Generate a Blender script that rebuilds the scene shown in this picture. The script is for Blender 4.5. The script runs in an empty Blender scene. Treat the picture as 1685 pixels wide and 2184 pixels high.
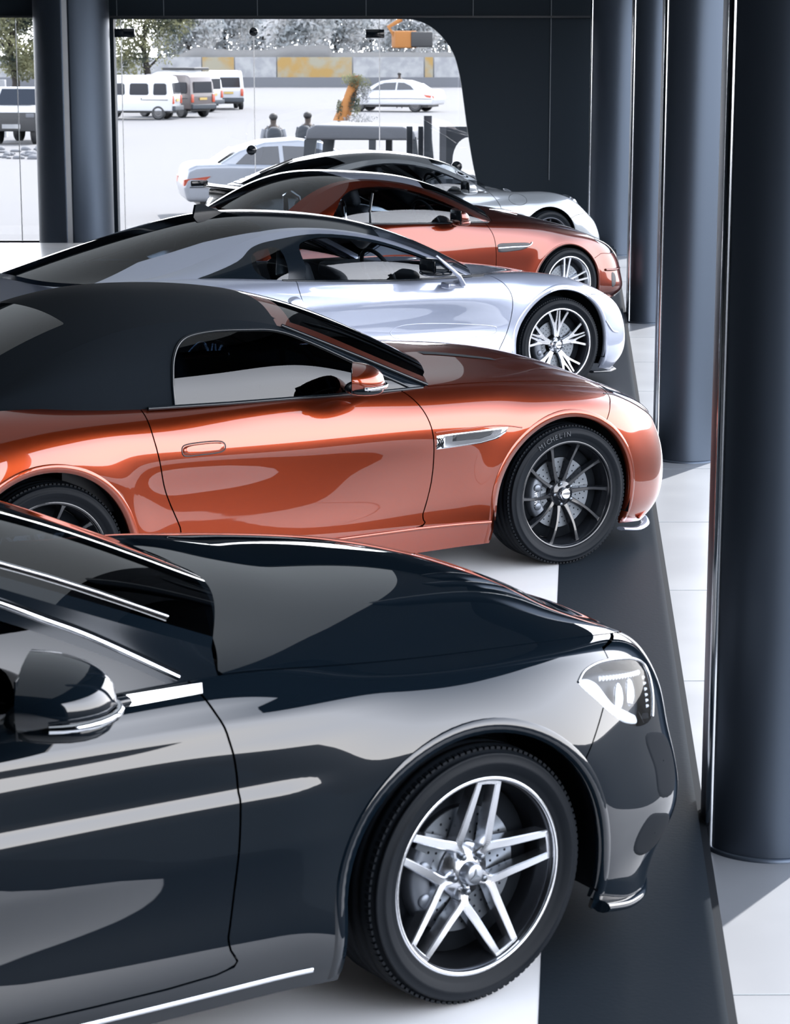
import bpy, bmesh, math, random
import numpy as np
from mathutils import Vector, Matrix
from mathutils.bvhtree import BVHTree
random.seed(7)
R = math.radians
SC = bpy.context.scene
COL = SC.collection
# ---------------------------------------------------------------- camera
cam_d = bpy.data.cameras.new('camera'); cam = bpy.data.objects.new('camera', cam_d); COL.objects.link(cam)
cam.location = (0, 0, 2.50)
cam.rotation_euler = (R(90 - 11.68), 0, 0)
cam_d.sensor_fit = 'VERTICAL'; cam_d.sensor_height = 24.0
cam_d.lens = 24.0 * 4885.0 / 2184.0
cam_d.clip_start = 0.1; cam_d.clip_end = 900
cam_d.dof.use_dof = True; cam_d.dof.focus_distance = 11.6; cam_d.dof.aperture_fstop = 7.0
SC.camera = cam
# ---------------------------------------------------------------- sky, sun, exposure
W = bpy.data.worlds.new('sky'); SC.world = W; W.use_nodes = True
wn = W.node_tree.nodes; wl = W.node_tree.links; wn.clear()
wo = wn.new('ShaderNodeOutputWorld'); bg = wn.new('ShaderNodeBackground')
tc = wn.new('ShaderNodeTexCoord'); sp = wn.new('ShaderNodeSeparateXYZ'); rp = wn.new('ShaderNodeValToRGB')
wl.new(tc.outputs['Generated'], sp.inputs[0]); wl.new(sp.outputs['Z'], rp.inputs[0])
rp.color_ramp.elements[0].position = 0.0; rp.color_ramp.elements[0].color = (1, .99, 1, 1)
rp.color_ramp.elements[1].position = 0.85; rp.color_ramp.elements[1].color = (.12, .15, .20, 1)
_e = rp.color_ramp.elements.new(.42); _e.color = (.86, .90, 1, 1)
wl.new(rp.outputs[0], bg.inputs[0]); bg.inputs[1].default_value = 9.0
wl.new(bg.outputs[0], wo.inputs[0])
sun_d = bpy.data.lights.new('sun', 'SUN'); sun = bpy.data.objects.new('sun', sun_d); COL.objects.link(sun)
sun_d.energy = 15.0; sun_d.angle = R(.6); sun_d.color = (1, .95, .90)
_el = R(51.5); _d = Vector((.55 * math.cos(_el), .835 * math.cos(_el), math.sin(_el)))
sun.rotation_euler = _d.to_track_quat('Z', 'Y').to_euler()
def area(name, loc, target, sx, sy, power, color=(1, 1, 1)):
    l = bpy.data.lights.new(name, 'AREA'); l.shape = 'RECTANGLE'; l.size = sx; l.size_y = sy
    l.energy = power; l.color = color
    o = bpy.data.objects.new(name, l); COL.objects.link(o); o.location = loc
    o.rotation_euler = (Vector(loc) - Vector(target)).to_track_quat('Z', 'Y').to_euler()
    return o
SC.view_settings.view_transform = 'Standard'; SC.view_settings.look = 'None'
SC.view_settings.exposure = 0.0; SC.view_settings.gamma = 1.0
try: SC.view_settings.use_curve_mapping = False
except Exception: pass
# added soft light under the ceiling, for the grey bonnet reflection and fill
area('added_softbox', (-2.4, 15.5, 5.9), (-2.4, 15.5, 0), 8.2, 26.0, 330, (.86, .93, 1))

# ---------------------------------------------------------------- materials
MAT = {}
def mat(name, color, rough=.5, metal=0, coat=0, coat_rough=.03, spec=.5, ior=1.5, emit=None, es=1, coat_ior=1.5):
    m = bpy.data.materials.new(name); m.use_nodes = True
    b = m.node_tree.nodes['Principled BSDF']
    b.inputs['Base Color'].default_value = (*color, 1); b.inputs['Roughness'].default_value = rough
    b.inputs['Metallic'].default_value = metal; b.inputs['Coat Weight'].default_value = coat
    b.inputs['Coat Roughness'].default_value = coat_rough; b.inputs['Specular IOR Level'].default_value = spec
    b.inputs['IOR'].default_value = ior; b.inputs['Coat IOR'].default_value = coat_ior
    if emit: b.inputs['Emission Color'].default_value = (*emit, 1); b.inputs['Emission Strength'].default_value = es
    MAT[name] = m; return m
def noise_mix(m, c1, c2, scale, detail=3, lo=.4, hi=.6, sock='Base Color', stretch=None):
    nt = m.node_tree; b = nt.nodes['Principled BSDF']
    t = nt.nodes.new('ShaderNodeTexNoise'); t.inputs['Scale'].default_value = scale; t.inputs['Detail'].default_value = detail
    g = nt.nodes.new('ShaderNodeTexCoord'); r = nt.nodes.new('ShaderNodeValToRGB')
    mp = nt.nodes.new('ShaderNodeMapping')
    if stretch: mp.inputs['Scale'].default_value = stretch
    nt.links.new(g.outputs['Object'], mp.inputs[0]); nt.links.new(mp.outputs[0], t.inputs['Vector'])
    nt.links.new(t.outputs['Fac'], r.inputs[0])
    r.color_ramp.elements[0].position = lo; r.color_ramp.elements[1].position = hi
    if sock == 'Base Color':
        r.color_ramp.elements[0].color = (*c1, 1); r.color_ramp.elements[1].color = (*c2, 1)
    else:
        r.color_ramp.elements[0].color = (c1,) * 3 + (1,); r.color_ramp.elements[1].color = (c2,) * 3 + (1,)
    nt.links.new(r.outputs[0], b.inputs[sock]); return m
def bump(m, scale, strength, dist=.01):
    nt = m.node_tree; b = nt.nodes['Principled BSDF']
    t = nt.nodes.new('ShaderNodeTexNoise'); t.inputs['Scale'].default_value = scale; t.inputs['Detail'].default_value = 4
    g = nt.nodes.new('ShaderNodeTexCoord'); nt.links.new(g.outputs['Object'], t.inputs['Vector'])
    u = nt.nodes.new('ShaderNodeBump'); u.inputs['Strength'].default_value = strength; u.inputs['Distance'].default_value = dist
    nt.links.new(t.outputs['Fac'], u.inputs['Height']); nt.links.new(u.outputs[0], b.inputs['Normal']); return m
def paint(name, c, metal=.35, rough=.32, coat_ior=1.9, spec=.1):
    m = mat(name, c, rough=rough, metal=metal, coat=1, coat_rough=.015, coat_ior=coat_ior, spec=spec)
    nt = m.node_tree; b = nt.nodes['Principled BSDF']          # fine metallic flake
    t = nt.nodes.new('ShaderNodeTexNoise'); t.inputs['Scale'].default_value = 900
    g = nt.nodes.new('ShaderNodeTexCoord'); nt.links.new(g.outputs['Object'], t.inputs['Vector'])
    u = nt.nodes.new('ShaderNodeBump'); u.inputs['Strength'].default_value = .12; u.inputs['Distance'].default_value = .002
    nt.links.new(t.outputs['Fac'], u.inputs['Height']); nt.links.new(u.outputs[0], b.inputs['Normal']); return m
def glass(name, tint, ior=1.5, refl=1.0):
    m = bpy.data.materials.new(name); m.use_nodes = True; nt = m.node_tree; n = nt.nodes; n.clear()
    o = n.new('ShaderNodeOutputMaterial'); mx = n.new('ShaderNodeMixShader'); tr = n.new('ShaderNodeBsdfTransparent')
    gl = n.new('ShaderNodeBsdfGlossy'); fr = n.new('ShaderNodeFresnel'); mu = n.new('ShaderNodeMath')
    tr.inputs[0].default_value = (*tint, 1); gl.inputs['Roughness'].default_value = .01; fr.inputs[0].default_value = ior
    mu.operation = 'MULTIPLY'; mu.inputs[1].default_value = refl; mu.use_clamp = True
    nt.links.new(fr.outputs[0], mu.inputs[0]); nt.links.new(mu.outputs[0], mx.inputs[0])
    nt.links.new(tr.outputs[0], mx.inputs[1]); nt.links.new(gl.outputs[0], mx.inputs[2]); nt.links.new(mx.outputs[0], o.inputs[0])
    MAT[name] = m; return m
paint('black_paint', (.003, .006, .010), metal=0, rough=.5, coat_ior=1.62, spec=0)
paint('orange_paint', (.21, .030, .008), metal=.9, rough=.28, coat_ior=1.62)
paint('red_orange_paint', (.10, .013, .004), metal=.9, rough=.30, coat_ior=1.55)
paint('silver_paint', (.30, .335, .43), metal=.6, rough=.34)
paint('grey_paint', (.18, .20, .22), metal=.5, rough=.38)
mat('gloss_black', (.005, .008, .012), rough=.10, spec=.4)
mat('satin_black', (.010, .013, .018), rough=.45)
mat('rubber', (.004, .006, .009), rough=.6, spec=.14)
mat('rubber_letters', (.035, .042, .052), rough=.5)
mat('dark_void', (.006, .008, .011), rough=.9, spec=.1)
m = mat('soft_top_cloth', (.006, .009, .013), rough=.95, spec=.1); bump(m, 600, .3, .002)
mat('chrome', (.82, .84, .88), rough=.08, metal=1)
mat('machined_alloy', (.72, .74, .78), rough=.22, metal=1)
mat('brushed_alloy', (.42, .45, .50), rough=.35, metal=1)
mat('dark_alloy', (.05, .055, .065), rough=.25, metal=.9)
mat('black_alloy', (.012, .014, .018), rough=.16, metal=.2, coat=.6)
mat('brake_steel', (.13, .145, .165), rough=.4, metal=1)
mat('caliper_grey', (.12, .135, .16), rough=.4, metal=.7)
mat('seat_leather', (.016, .019, .024), rough=.55)
mat('trim_grey', (.10, .12, .14), rough=.4)
mat('white_plastic', (.8, .81, .83), rough=.3)
mat('amber_lens', (.85, .22, .03), rough=.15, coat=.5)
mat('red_lens', (.55, .03, .02), rough=.15, coat=.5)
glass('car_glass', (.62, .68, .74), refl=1.6)
glass('dark_glass', (.08, .11, .15), refl=1.2)
glass('lamp_glass', (.85, .88, .92), refl=.5)
glass('window_glass', (.97, .98, .99), refl=.9)

# ---------------------------------------------------------------- object helpers
def link(name, me, m=None, parent=None):
    o = bpy.data.objects.new(name, me); COL.objects.link(o)
    if m is not None and not me.materials: me.materials.append(MAT[m] if isinstance(m, str) else m)
    if parent is not None: o.parent = parent
    return o
def tag(o, label=None, cat=None, group=None, kind=None):
    if label: o['label'] = label
    if cat: o['category'] = cat
    if group: o['group'] = group
    if kind: o['kind'] = kind
    return o
def empty(name, loc=(0, 0, 0), rz=0):
    o = bpy.data.objects.new(name, None); COL.objects.link(o); o.location = loc; o.rotation_euler = (0, 0, rz)
    o.empty_display_size = .1; return o
class MB:
    """collects shapes for one mesh"""
    def __init__(s): s.v = []; s.f = []; s.sm = []
    def add(s, V, F, smooth=True):
        n = len(s.v); s.v += [tuple(map(float, p)) for p in V]; s.f += [tuple(int(n + i) for i in f) for f in F]; s.sm += [smooth] * len(F); return s
    def grid(s, G, closeu=False, closev=False, smooth=True, flip=False):
        G = np.asarray(G, float); a, b = G.shape[:2]; F = []
        for i in range(a if closeu else a - 1):
            for j in range(b if closev else b - 1):
                q = (i * b + j, ((i + 1) % a) * b + j, ((i + 1) % a) * b + (j + 1) % b, i * b + (j + 1) % b)
                F.append(q[::-1] if flip else q)
        return s.add(G.reshape(-1, 3), F, smooth)
    def box(s, c, h, rot=None, bev=0):
        c = Vector(c); V = []
        if bev:
            b_ = bmesh.new(); bmesh.ops.create_cube(b_, size=2)
            for v in b_.verts: v.co = Vector((v.co.x * h[0], v.co.y * h[1], v.co.z * h[2]))
            bmesh.ops.bevel(b_, geom=b_.edges[:], offset=bev, segments=3, affect='EDGES', profile=.5)
            b_.verts.index_update()
            V = [v.co.copy() for v in b_.verts]; F = [[v.index for v in f.verts] for f in b_.faces]; b_.free(); sm = True
        else:
            for x in (-1, 1):
                for y in (-1, 1):
                    for z in (-1, 1): V.append(Vector((x * h[0], y * h[1], z * h[2])))
            F = [(0, 1, 3, 2), (4, 6, 7, 5), (0, 4, 5, 1), (2, 3, 7, 6), (0, 2, 6, 4), (1, 5, 7, 3)]; sm = False
        if rot is not None: V = [rot @ v for v in V]
        return s.add([v + c for v in V], F, sm)
    def lathe(s, prof, n=48, axis='y', c=(0, 0, 0), smooth=True):
        G = []
        for k in range(n):
            a = 2 * math.pi * k / n; row = []
            for r, h in prof:
                if axis == 'y': row.append((c[0] + r * math.cos(a), c[1] + h, c[2] + r * math.sin(a)))
                else: row.append((c[0] + r * math.cos(a), c[1] + r * math.sin(a), c[2] + h))
            G.append(row)
        return s.grid(G, closeu=True, smooth=smooth, flip=(axis == 'z') ^ True)
    def tube(s, pts, r, n=10, cap=True, flat=None):
        pts = [Vector(p) for p in pts]; m_ = len(pts); G = []
        rr = r if hasattr(r, '__len__') else [r] * m_
        up = None
        for i, p in enumerate(pts):
            t = (pts[min(i + 1, m_ - 1)] - pts[max(i - 1, 0)]).normalized()
            if up is None:
                up = Vector((0, 0, 1)) if abs(t.z) < .9 else Vector((1, 0, 0))
            a = t.cross(up).normalized(); b = a.cross(t).normalized(); up = b
            G.append([p + (a * math.cos(2 * math.pi * k / n) + b * math.sin(2 * math.pi * k / n) * (flat or 1)) * rr[i] for k in range(n)])
        s.grid(G, closev=True)
        if cap:
            s.add(G[0], [tuple(range(n))[::-1]], False); s.add(G[-1], [tuple(range(n))], False)
        return s
    def ell(s, c, r, e=1.0, n=20, m_=12):
        G = []
        pw = lambda x: math.copysign(abs(x) ** e, x)
        for i in range(m_ + 1):
            ph = -math.pi / 2 + math.pi * i / m_; row = []
            for k in range(n):
                a = 2 * math.pi * k / n
                row.append((c[0] + r[0] * pw(math.cos(ph)) * pw(math.cos(a)), c[1] + r[1] * pw(math.cos(ph)) * pw(math.sin(a)), c[2] + r[2] * pw(math.sin(ph))))
            G.append(row)
        return s.grid(G, closev=True, flip=True)
    def prism(s, poly, axis, a, b):
        """poly: 2-D outline; extruded from a to b along axis ('y': poly=(x,z); 'x': poly=(y,z); 'z': poly=(x,y))"""
        def P(q, h): return {'y': (q[0], h, q[1]), 'x': (h, q[0], q[1]), 'z': (q[0], q[1], h)}[axis]
        n = len(poly); V = [P(q, a) for q in poly] + [P(q, b) for q in poly]
        F = [tuple(range(n)), tuple(range(2 * n - 1, n - 1, -1))] + [(i, i + n, (i + 1) % n + n, (i + 1) % n) for i in range(n)]
        return s.add(V, F, False)
    def xf(s, M):
        s.v = [tuple(M @ Vector(p)) for p in s.v]; return s
    def build(s, name, m, parent=None):
        me = bpy.data.meshes.new(name); me.from_pydata(s.v, [], s.f)
        me.polygons.foreach_set('use_smooth', s.sm); me.validate(); me.update()
        b_ = bmesh.new(); b_.from_mesh(me); bmesh.ops.recalc_face_normals(b_, faces=b_.faces[:]); b_.to_mesh(me); b_.free()
        return link(name, me, m, parent)
def copy_tree(o, parent=None):
    c = o.copy(); COL.objects.link(c); c.parent = parent
    for ch in list(o.children): copy_tree(ch, c)
    return c
# ---------------------------------------------------------------- car surface library
def nat(k, t):
    """natural cubic spline interpolation matrix: knots k -> samples t"""
    k = np.asarray(k, float); n = len(k); h = np.diff(k)
    A = np.zeros((n, n)); B = np.zeros((n, n)); A[0, 0] = A[-1, -1] = 1
    for i in range(1, n - 1):
        A[i, i - 1] = h[i - 1]; A[i, i] = 2 * (h[i - 1] + h[i]); A[i, i + 1] = h[i]
        B[i, i - 1] = 6 / h[i - 1]; B[i, i + 1] = 6 / h[i]; B[i, i] = -6 / h[i - 1] - 6 / h[i]
    M2 = np.linalg.solve(A, B); T = np.zeros((len(t), n))
    for r, x in enumerate(t):
        i = int(np.clip(np.searchsorted(k, x, 'right') - 1, 0, n - 2)); a = (k[i + 1] - x) / h[i]; b = 1 - a
        T[r, i] += a; T[r, i + 1] += b
        T[r] += ((a ** 3 - a) * M2[i] + (b ** 3 - b) * M2[i + 1]) * h[i] ** 2 / 6
    return T
def surf(P, nu, nv, m0=False, m1=False, mv=True, pw=.75):
    """P[line j][station i] = (x,y,z), y<0 near half.  Returns sampled grid V, station coord, line coord"""
    P = np.asarray(P, float)
    flip = np.array([1, -1, 1.])
    a0 = a1 = av = 0
    if m0: P = np.concatenate([P[:, 2:0:-1] * flip, P], 1); a0 = 2
    if m1: P = np.concatenate([P, P[:, -2:-4:-1] * flip], 1); a1 = 2
    if mv: P = np.concatenate([P, P[-2:-4:-1] * flip], 0); av = 2
    du = np.linalg.norm(np.diff(P, axis=1), axis=2).mean(0) ** pw; dv = np.linalg.norm(np.diff(P, axis=0), axis=2).mean(1) ** pw
    ku = np.concatenate([[0], np.cumsum(du)]); kv = np.concatenate([[0], np.cumsum(dv)])
    def samples(k, lo, hi, n, Pm):
        # roughly even spacing in real length
        ln = np.concatenate([[0], np.cumsum(Pm[lo:hi])]); s = np.linspace(0, ln[-1], n)
        return np.interp(s, ln, k[lo:hi + 1]), np.interp(s, ln, np.arange(hi - lo + 1))
    Lu = np.linalg.norm(np.diff(P, axis=1), axis=2).mean(0); Lv = np.linalg.norm(np.diff(P, axis=0), axis=2).mean(1)
    tu, su = samples(ku, a0, len(ku) - 1 - a1, nu, Lu); tv, sv = samples(kv, 0, len(kv) - 1 - av, nv, Lv)
    Au = nat(ku, tu); Av = nat(kv, tv)
    V = np.einsum('vj,jic,ui->vuc', Av, P, Au)
    if m0: V[:, 0, 1] = 0
    if m1: V[:, -1, 1] = 0
    if mv: V[-1, :, 1] = 0
    return V, su, sv
def catmull(pts, n=8, closed=True):
    pts = [np.array(p, float) for p in pts]; m_ = len(pts); out = []
    for i in range(m_ if closed else m_ - 1):
        p0, p1, p2, p3 = (pts[(i + d) % m_] if closed else pts[min(max(i + d, 0), m_ - 1)] for d in (-1, 0, 1, 2))
        for k in range(n):
            t = k / n
            out.append(.5 * ((2 * p1) + (p2 - p0) * t + (2 * p0 - 5 * p1 + 4 * p2 - p3) * t * t + (3 * p1 - p0 - 3 * p2 + p3) * t ** 3))
    if not closed: out.append(pts[-1])
    return np.array(out)
def cpath(pts, n=6): return [tuple(p) for p in catmull(pts, n, closed=False)]
def sdist(X, poly):
    """signed distance, negative inside"""
    poly = np.asarray(poly, float); A = poly; B = np.roll(poly, -1, 0); d = np.full(len(X), 1e9); ins = np.zeros(len(X), bool)
    for a, b in zip(A, B):
        e = b - a; L = (e * e).sum()
        if L < 1e-12: continue
        t = np.clip(((X - a) @ e) / L, 0, 1); q = X - a - t[:, None] * e
        d = np.minimum(d, (q * q).sum(1))
        c = ((a[1] > X[:, 1]) != (b[1] > X[:, 1]))
        if abs(e[1]) > 1e-12: ins ^= c & (X[:, 0] < e[0] * (X[:, 1] - a[1]) / e[1] + a[0])
    d = np.sqrt(d); return np.where(ins, -d, d)
class Shell:
    def __init__(s, V, su, sv):
        s.V = V; a, b = V.shape[:2]
        s.bm = bmesh.new(); bm = s.bm
        s.N = bm.verts.layers.float_vector.new('n'); s.SU = bm.verts.layers.float.new('su'); s.SV = bm.verts.layers.float.new('sv')
        s.PT = bm.faces.layers.int.new('part')
        du = np.gradient(V, axis=1); dv = np.gradient(V, axis=0)
        nm = np.cross(du, dv); L = np.linalg.norm(nm, axis=2, keepdims=True); L[L < 1e-9] = 1; nm = nm / L
        if nm[a // 3, b // 2, 1] > 0: nm = -nm
        # symmetric seam vertices carry no sideways normal
        on = np.abs(V[..., 1]) < 1e-6; nm[..., 1][on] = 0
        L = np.linalg.norm(nm, axis=2, keepdims=True); L[L < 1e-9] = 1; nm = nm / L
        vs = []
        for j in range(a):
            row = []
            for i in range(b):
                v = bm.verts.new(V[j, i]); v[s.N] = Vector(nm[j, i]); v[s.SU] = su[i]; v[s.SV] = sv[j]; row.append(v)
            vs.append(row)
        bm.verts.ensure_lookup_table()
        for j in range(a - 1):
            for i in range(b - 1):
                q = [vs[j][i], vs[j][i + 1], vs[j + 1][i + 1], vs[j + 1][i]]
                try: f = bm.faces.new(q)
                except ValueError: continue
                f.normal_update()
        d0 = [f for f in bm.faces if f.calc_area() < 1e-10]
        bmesh.ops.delete(bm, geom=d0, context='FACES')
        for f in bm.faces:
            f.normal_update()
            if f.normal.dot(sum((v[s.N] for v in f.verts), Vector())) < 0: f.normal_flip()
        s.parts = {0: 'body'}
    def arrays(s):
        s.bm.verts.ensure_lookup_table(); s.bm.verts.index_update(); n = len(s.bm.verts)
        co = np.array([v.co[:] for v in s.bm.verts]); return co, np.array([v[s.SU] for v in s.bm.verts]), np.array([v[s.SV] for v in s.bm.verts])
    def cut(s, fn):
        bm = s.bm; co, su, sv = s.arrays(); f = fn(co, su, sv); f[np.abs(f) < 6e-4] = 0
        val = {v: float(x) for v, x in zip(bm.verts, f)}
        for e in list(bm.edges):
            a, b = e.verts; fa, fb = val[a], val[b]
            if fa * fb < 0 and abs(fa) < .3 and abs(fb) < .3:
                t = fa / (fa - fb); n = (a[s.N].lerp(b[s.N], t)).normalized(); c = a.co.lerp(b.co, t)
                u = a[s.SU] * (1 - t) + b[s.SU] * t; w = a[s.SV] * (1 - t) + b[s.SV] * t
                _, nv_ = bmesh.utils.edge_split(e, a, t); nv_.co = c; nv_[s.N] = n; nv_[s.SU] = u; nv_[s.SV] = w; val[nv_] = 0.0
        for fc in list(bm.faces):
            z = [v for v in fc.verts if val.get(v, 1) == 0.0]
            if len(z) >= 2 and any(val[v] < 0 for v in fc.verts) and any(val[v] > 0 for v in fc.verts):
                if len(z) == 2:
                    try: bmesh.utils.face_split(fc, z[0], z[1])
                    except ValueError: pass
                else: bmesh.ops.connect_verts(bm, verts=z, faces_exclude=[])
        return val
    def region(s, fn, part, gap=.0, only=None):
        """cut along fn=0, give the inside the id 'part'; a gap of that width is taken out of the inside"""
        val = s.cut(fn)
        if gap: v2 = s.cut(lambda c, u, w: fn(c, u, w) + gap)
        co, su, sv = s.arrays(); f = fn(co, su, sv); dele = []
        for fc in s.bm.faces:
            m_ = sum(f[v.index] for v in fc.verts) / len(fc.verts)
            if m_ < 0 and (only is None or fc[s.PT] in only):
                if part is None or (gap and m_ > -gap): dele.append(fc)
                else: fc[s.PT] = part
        bmesh.ops.delete(s.bm, geom=dele, context='FACES')
    def bvh(s): return BVHTree.FromBMesh(s.bm)
    def export(s, pid, name, m, parent, mirror=False, flange=.012, both=False, side=1, thick_in=True):
        """both: near and far halves in one mesh.  side=-1: the far half alone"""
        V = []; F = []; LN = []; idx = {}
        fs = [f for f in s.bm.faces if f[s.PT] == pid]; fset = set(fs)
        def vid(v):
            if v not in idx: idx[v] = len(V); V.append(v.co.copy())
            return idx[v]
        for f in fs: F.append([vid(v) for v in f.verts]); LN.append([v[s.N].copy() for v in f.verts])
        if flange:
            for f in fs:
                for l in f.loops:
                    e = l.edge; nb = [g for g in e.link_faces if g in fset]
                    if len(nb) == 1:
                        a, b = l.vert, l.link_loop_next.vert
                        if abs(a.co.y) < 1e-5 and abs(b.co.y) < 1e-5: continue
                        i, j = idx[a], idx[b]; k = len(V); V += [a.co - a[s.N] * flange, b.co - b[s.N] * flange]
                        F.append([j, i, k, k + 1]); n = (V[i] - V[j]).cross(V[k] - V[i]).normalized(); LN.append([n] * 4)
        sides = []
        if side == 1 or both: sides.append(1)
        if side == -1 or both: sides.append(-1)
        VV = []; FF = []; NN = []
        for sd in sides:
            k = len(VV); fl = Vector((1, sd, 1))
            VV += [v * 1 if sd == 1 else Vector((v.x, -v.y, v.z)) for v in V]
            for f, ns in zip(F, LN):
                if sd == 1: FF.append([i + k for i in f]); NN += ns
                else: FF.append([i + k for i in f][::-1]); NN += [Vector((n.x, -n.y, n.z)) for n in ns][::-1]
        me = bpy.data.meshes.new(name); me.from_pydata([v[:] for v in VV], [], FF); me.polygons.foreach_set('use_smooth', [True] * len(FF))
        if NN: me.normals_split_custom_set([n[:] if n.length > .1 else (0, 0, 1) for n in NN])
        return link(name, me, m, parent)
def pair(sh, pid, name, m, root, flange=.012):
    a = sh.export(pid, name, m, root, flange=flange); sh.export(pid, name, m, root, side=-1, flange=flange); return a
BIG = 9.0
def R_poly(poly, ang=0, smooth=6, ymax=0.0, svr=None, sur=None, closed=True, corner=False):
    pl = np.array(poly, float) if corner else catmull(poly, smooth)
    c, s_ = math.cos(R(ang)), math.sin(R(ang))
    def fn(co, su, sv):
        X = np.stack([co[:, 0] * c + co[:, 1] * s_, co[:, 2]], 1); f = sdist(X, pl)
        bad = co[:, 1] > ymax
        if svr: bad |= (sv < svr[0]) | (sv > svr[1])
        if sur: bad |= (su < sur[0]) | (su > sur[1])
        return np.where(bad, BIG, f)
    return fn
def R_arch(xc, zc, r, svmax=5.2, ymax=-.45):
    def fn(co, su, sv):
        dx = co[:, 0] - xc; dz = co[:, 2] - zc
        f = np.where(dz > 0, np.hypot(dx, dz), np.abs(dx)) - r
        return np.where((co[:, 1] > ymax) | (sv > svmax), BIG, f)
    return fn
def R_par(u0, u1, v0, v1, su_scale=.3, sv_scale=.15):
    def fn(co, su, sv): return np.maximum(np.maximum((u0 - su), (su - u1)) * su_scale, np.maximum((v0 - sv), (sv - v1)) * sv_scale)
    return fn
def flare(V, xc, zc, r, amt, wid=.06, svlim=None):
    dx = V[..., 0] - xc; dz = V[..., 2] - zc
    d = np.where(dz > 0, np.hypot(dx, dz), np.abs(dx)) - r
    w = np.exp(-(d / wid) ** 2) * np.clip((-V[..., 1] - .55) / .2, 0, 1) * (d > -.25)
    V[..., 1] -= amt * w; return V
def table(text):
    """rows 'z ...' / 'y ...' / 'x ...' -> P[line][station]; x rows may give just the last values"""
    X0 = None; rows = []
    for ln in text.strip().splitlines():
        t = ln.split()
        if not t or t[0] == '#': continue
        k = t[0]; vals = [float(a) for a in t[1:]]
        if k == 'X': X0 = vals
        elif k == 'z': rows.append({'z': vals, 'x': list(X0)})
        elif k == 'y': rows[-1]['y'] = vals
        elif k == 'n': rows[-1]['x'][-len(vals):] = vals
        elif k == 't': rows[-1]['x'][:len(vals)] = vals
    return np.array([[(x, -y, z) for x, y, z in zip(r['x'], r['y'], r['z'])] for r in rows])

# ---------------------------------------------------------------- wheels (axis along y, outer face towards -y at y=0)
def strip(mb, pts, dish, depth, cham=.25, n=10, slope=1.35):
    """pts: (x, z, half width) down the middle of a spoke; dish(r) -> y of its face"""
    P = catmull([p for p in pts], n, closed=False); G = []
    for i, (x, z, w) in enumerate(P):
        a = P[min(i + 1, len(P) - 1)][:2] - P[max(i - 1, 0)][:2]; a = a / (np.linalg.norm(a) + 1e-9); nx, nz = -a[1], a[0]
        y = dish(math.hypot(x, z)); c = min(w * cham, .004)
        G.append([(x + nx * k, y + d, z + nz * k) for k, d in ((-w * slope, depth), (-w, c), (-w + c, 0), (w - c, 0), (w, c), (w * slope, depth))])
    mb.grid(G, smooth=False, closev=True)
    mb.add(G[0], [tuple(range(6))], False); mb.add(G[-1], [tuple(range(6))[::-1]], False)
def rot2(p, a): c, s = math.cos(a), math.sin(a); return (p[0] * c - p[1] * s, p[0] * s + p[1] * c) + tuple(p[2:])
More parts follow.
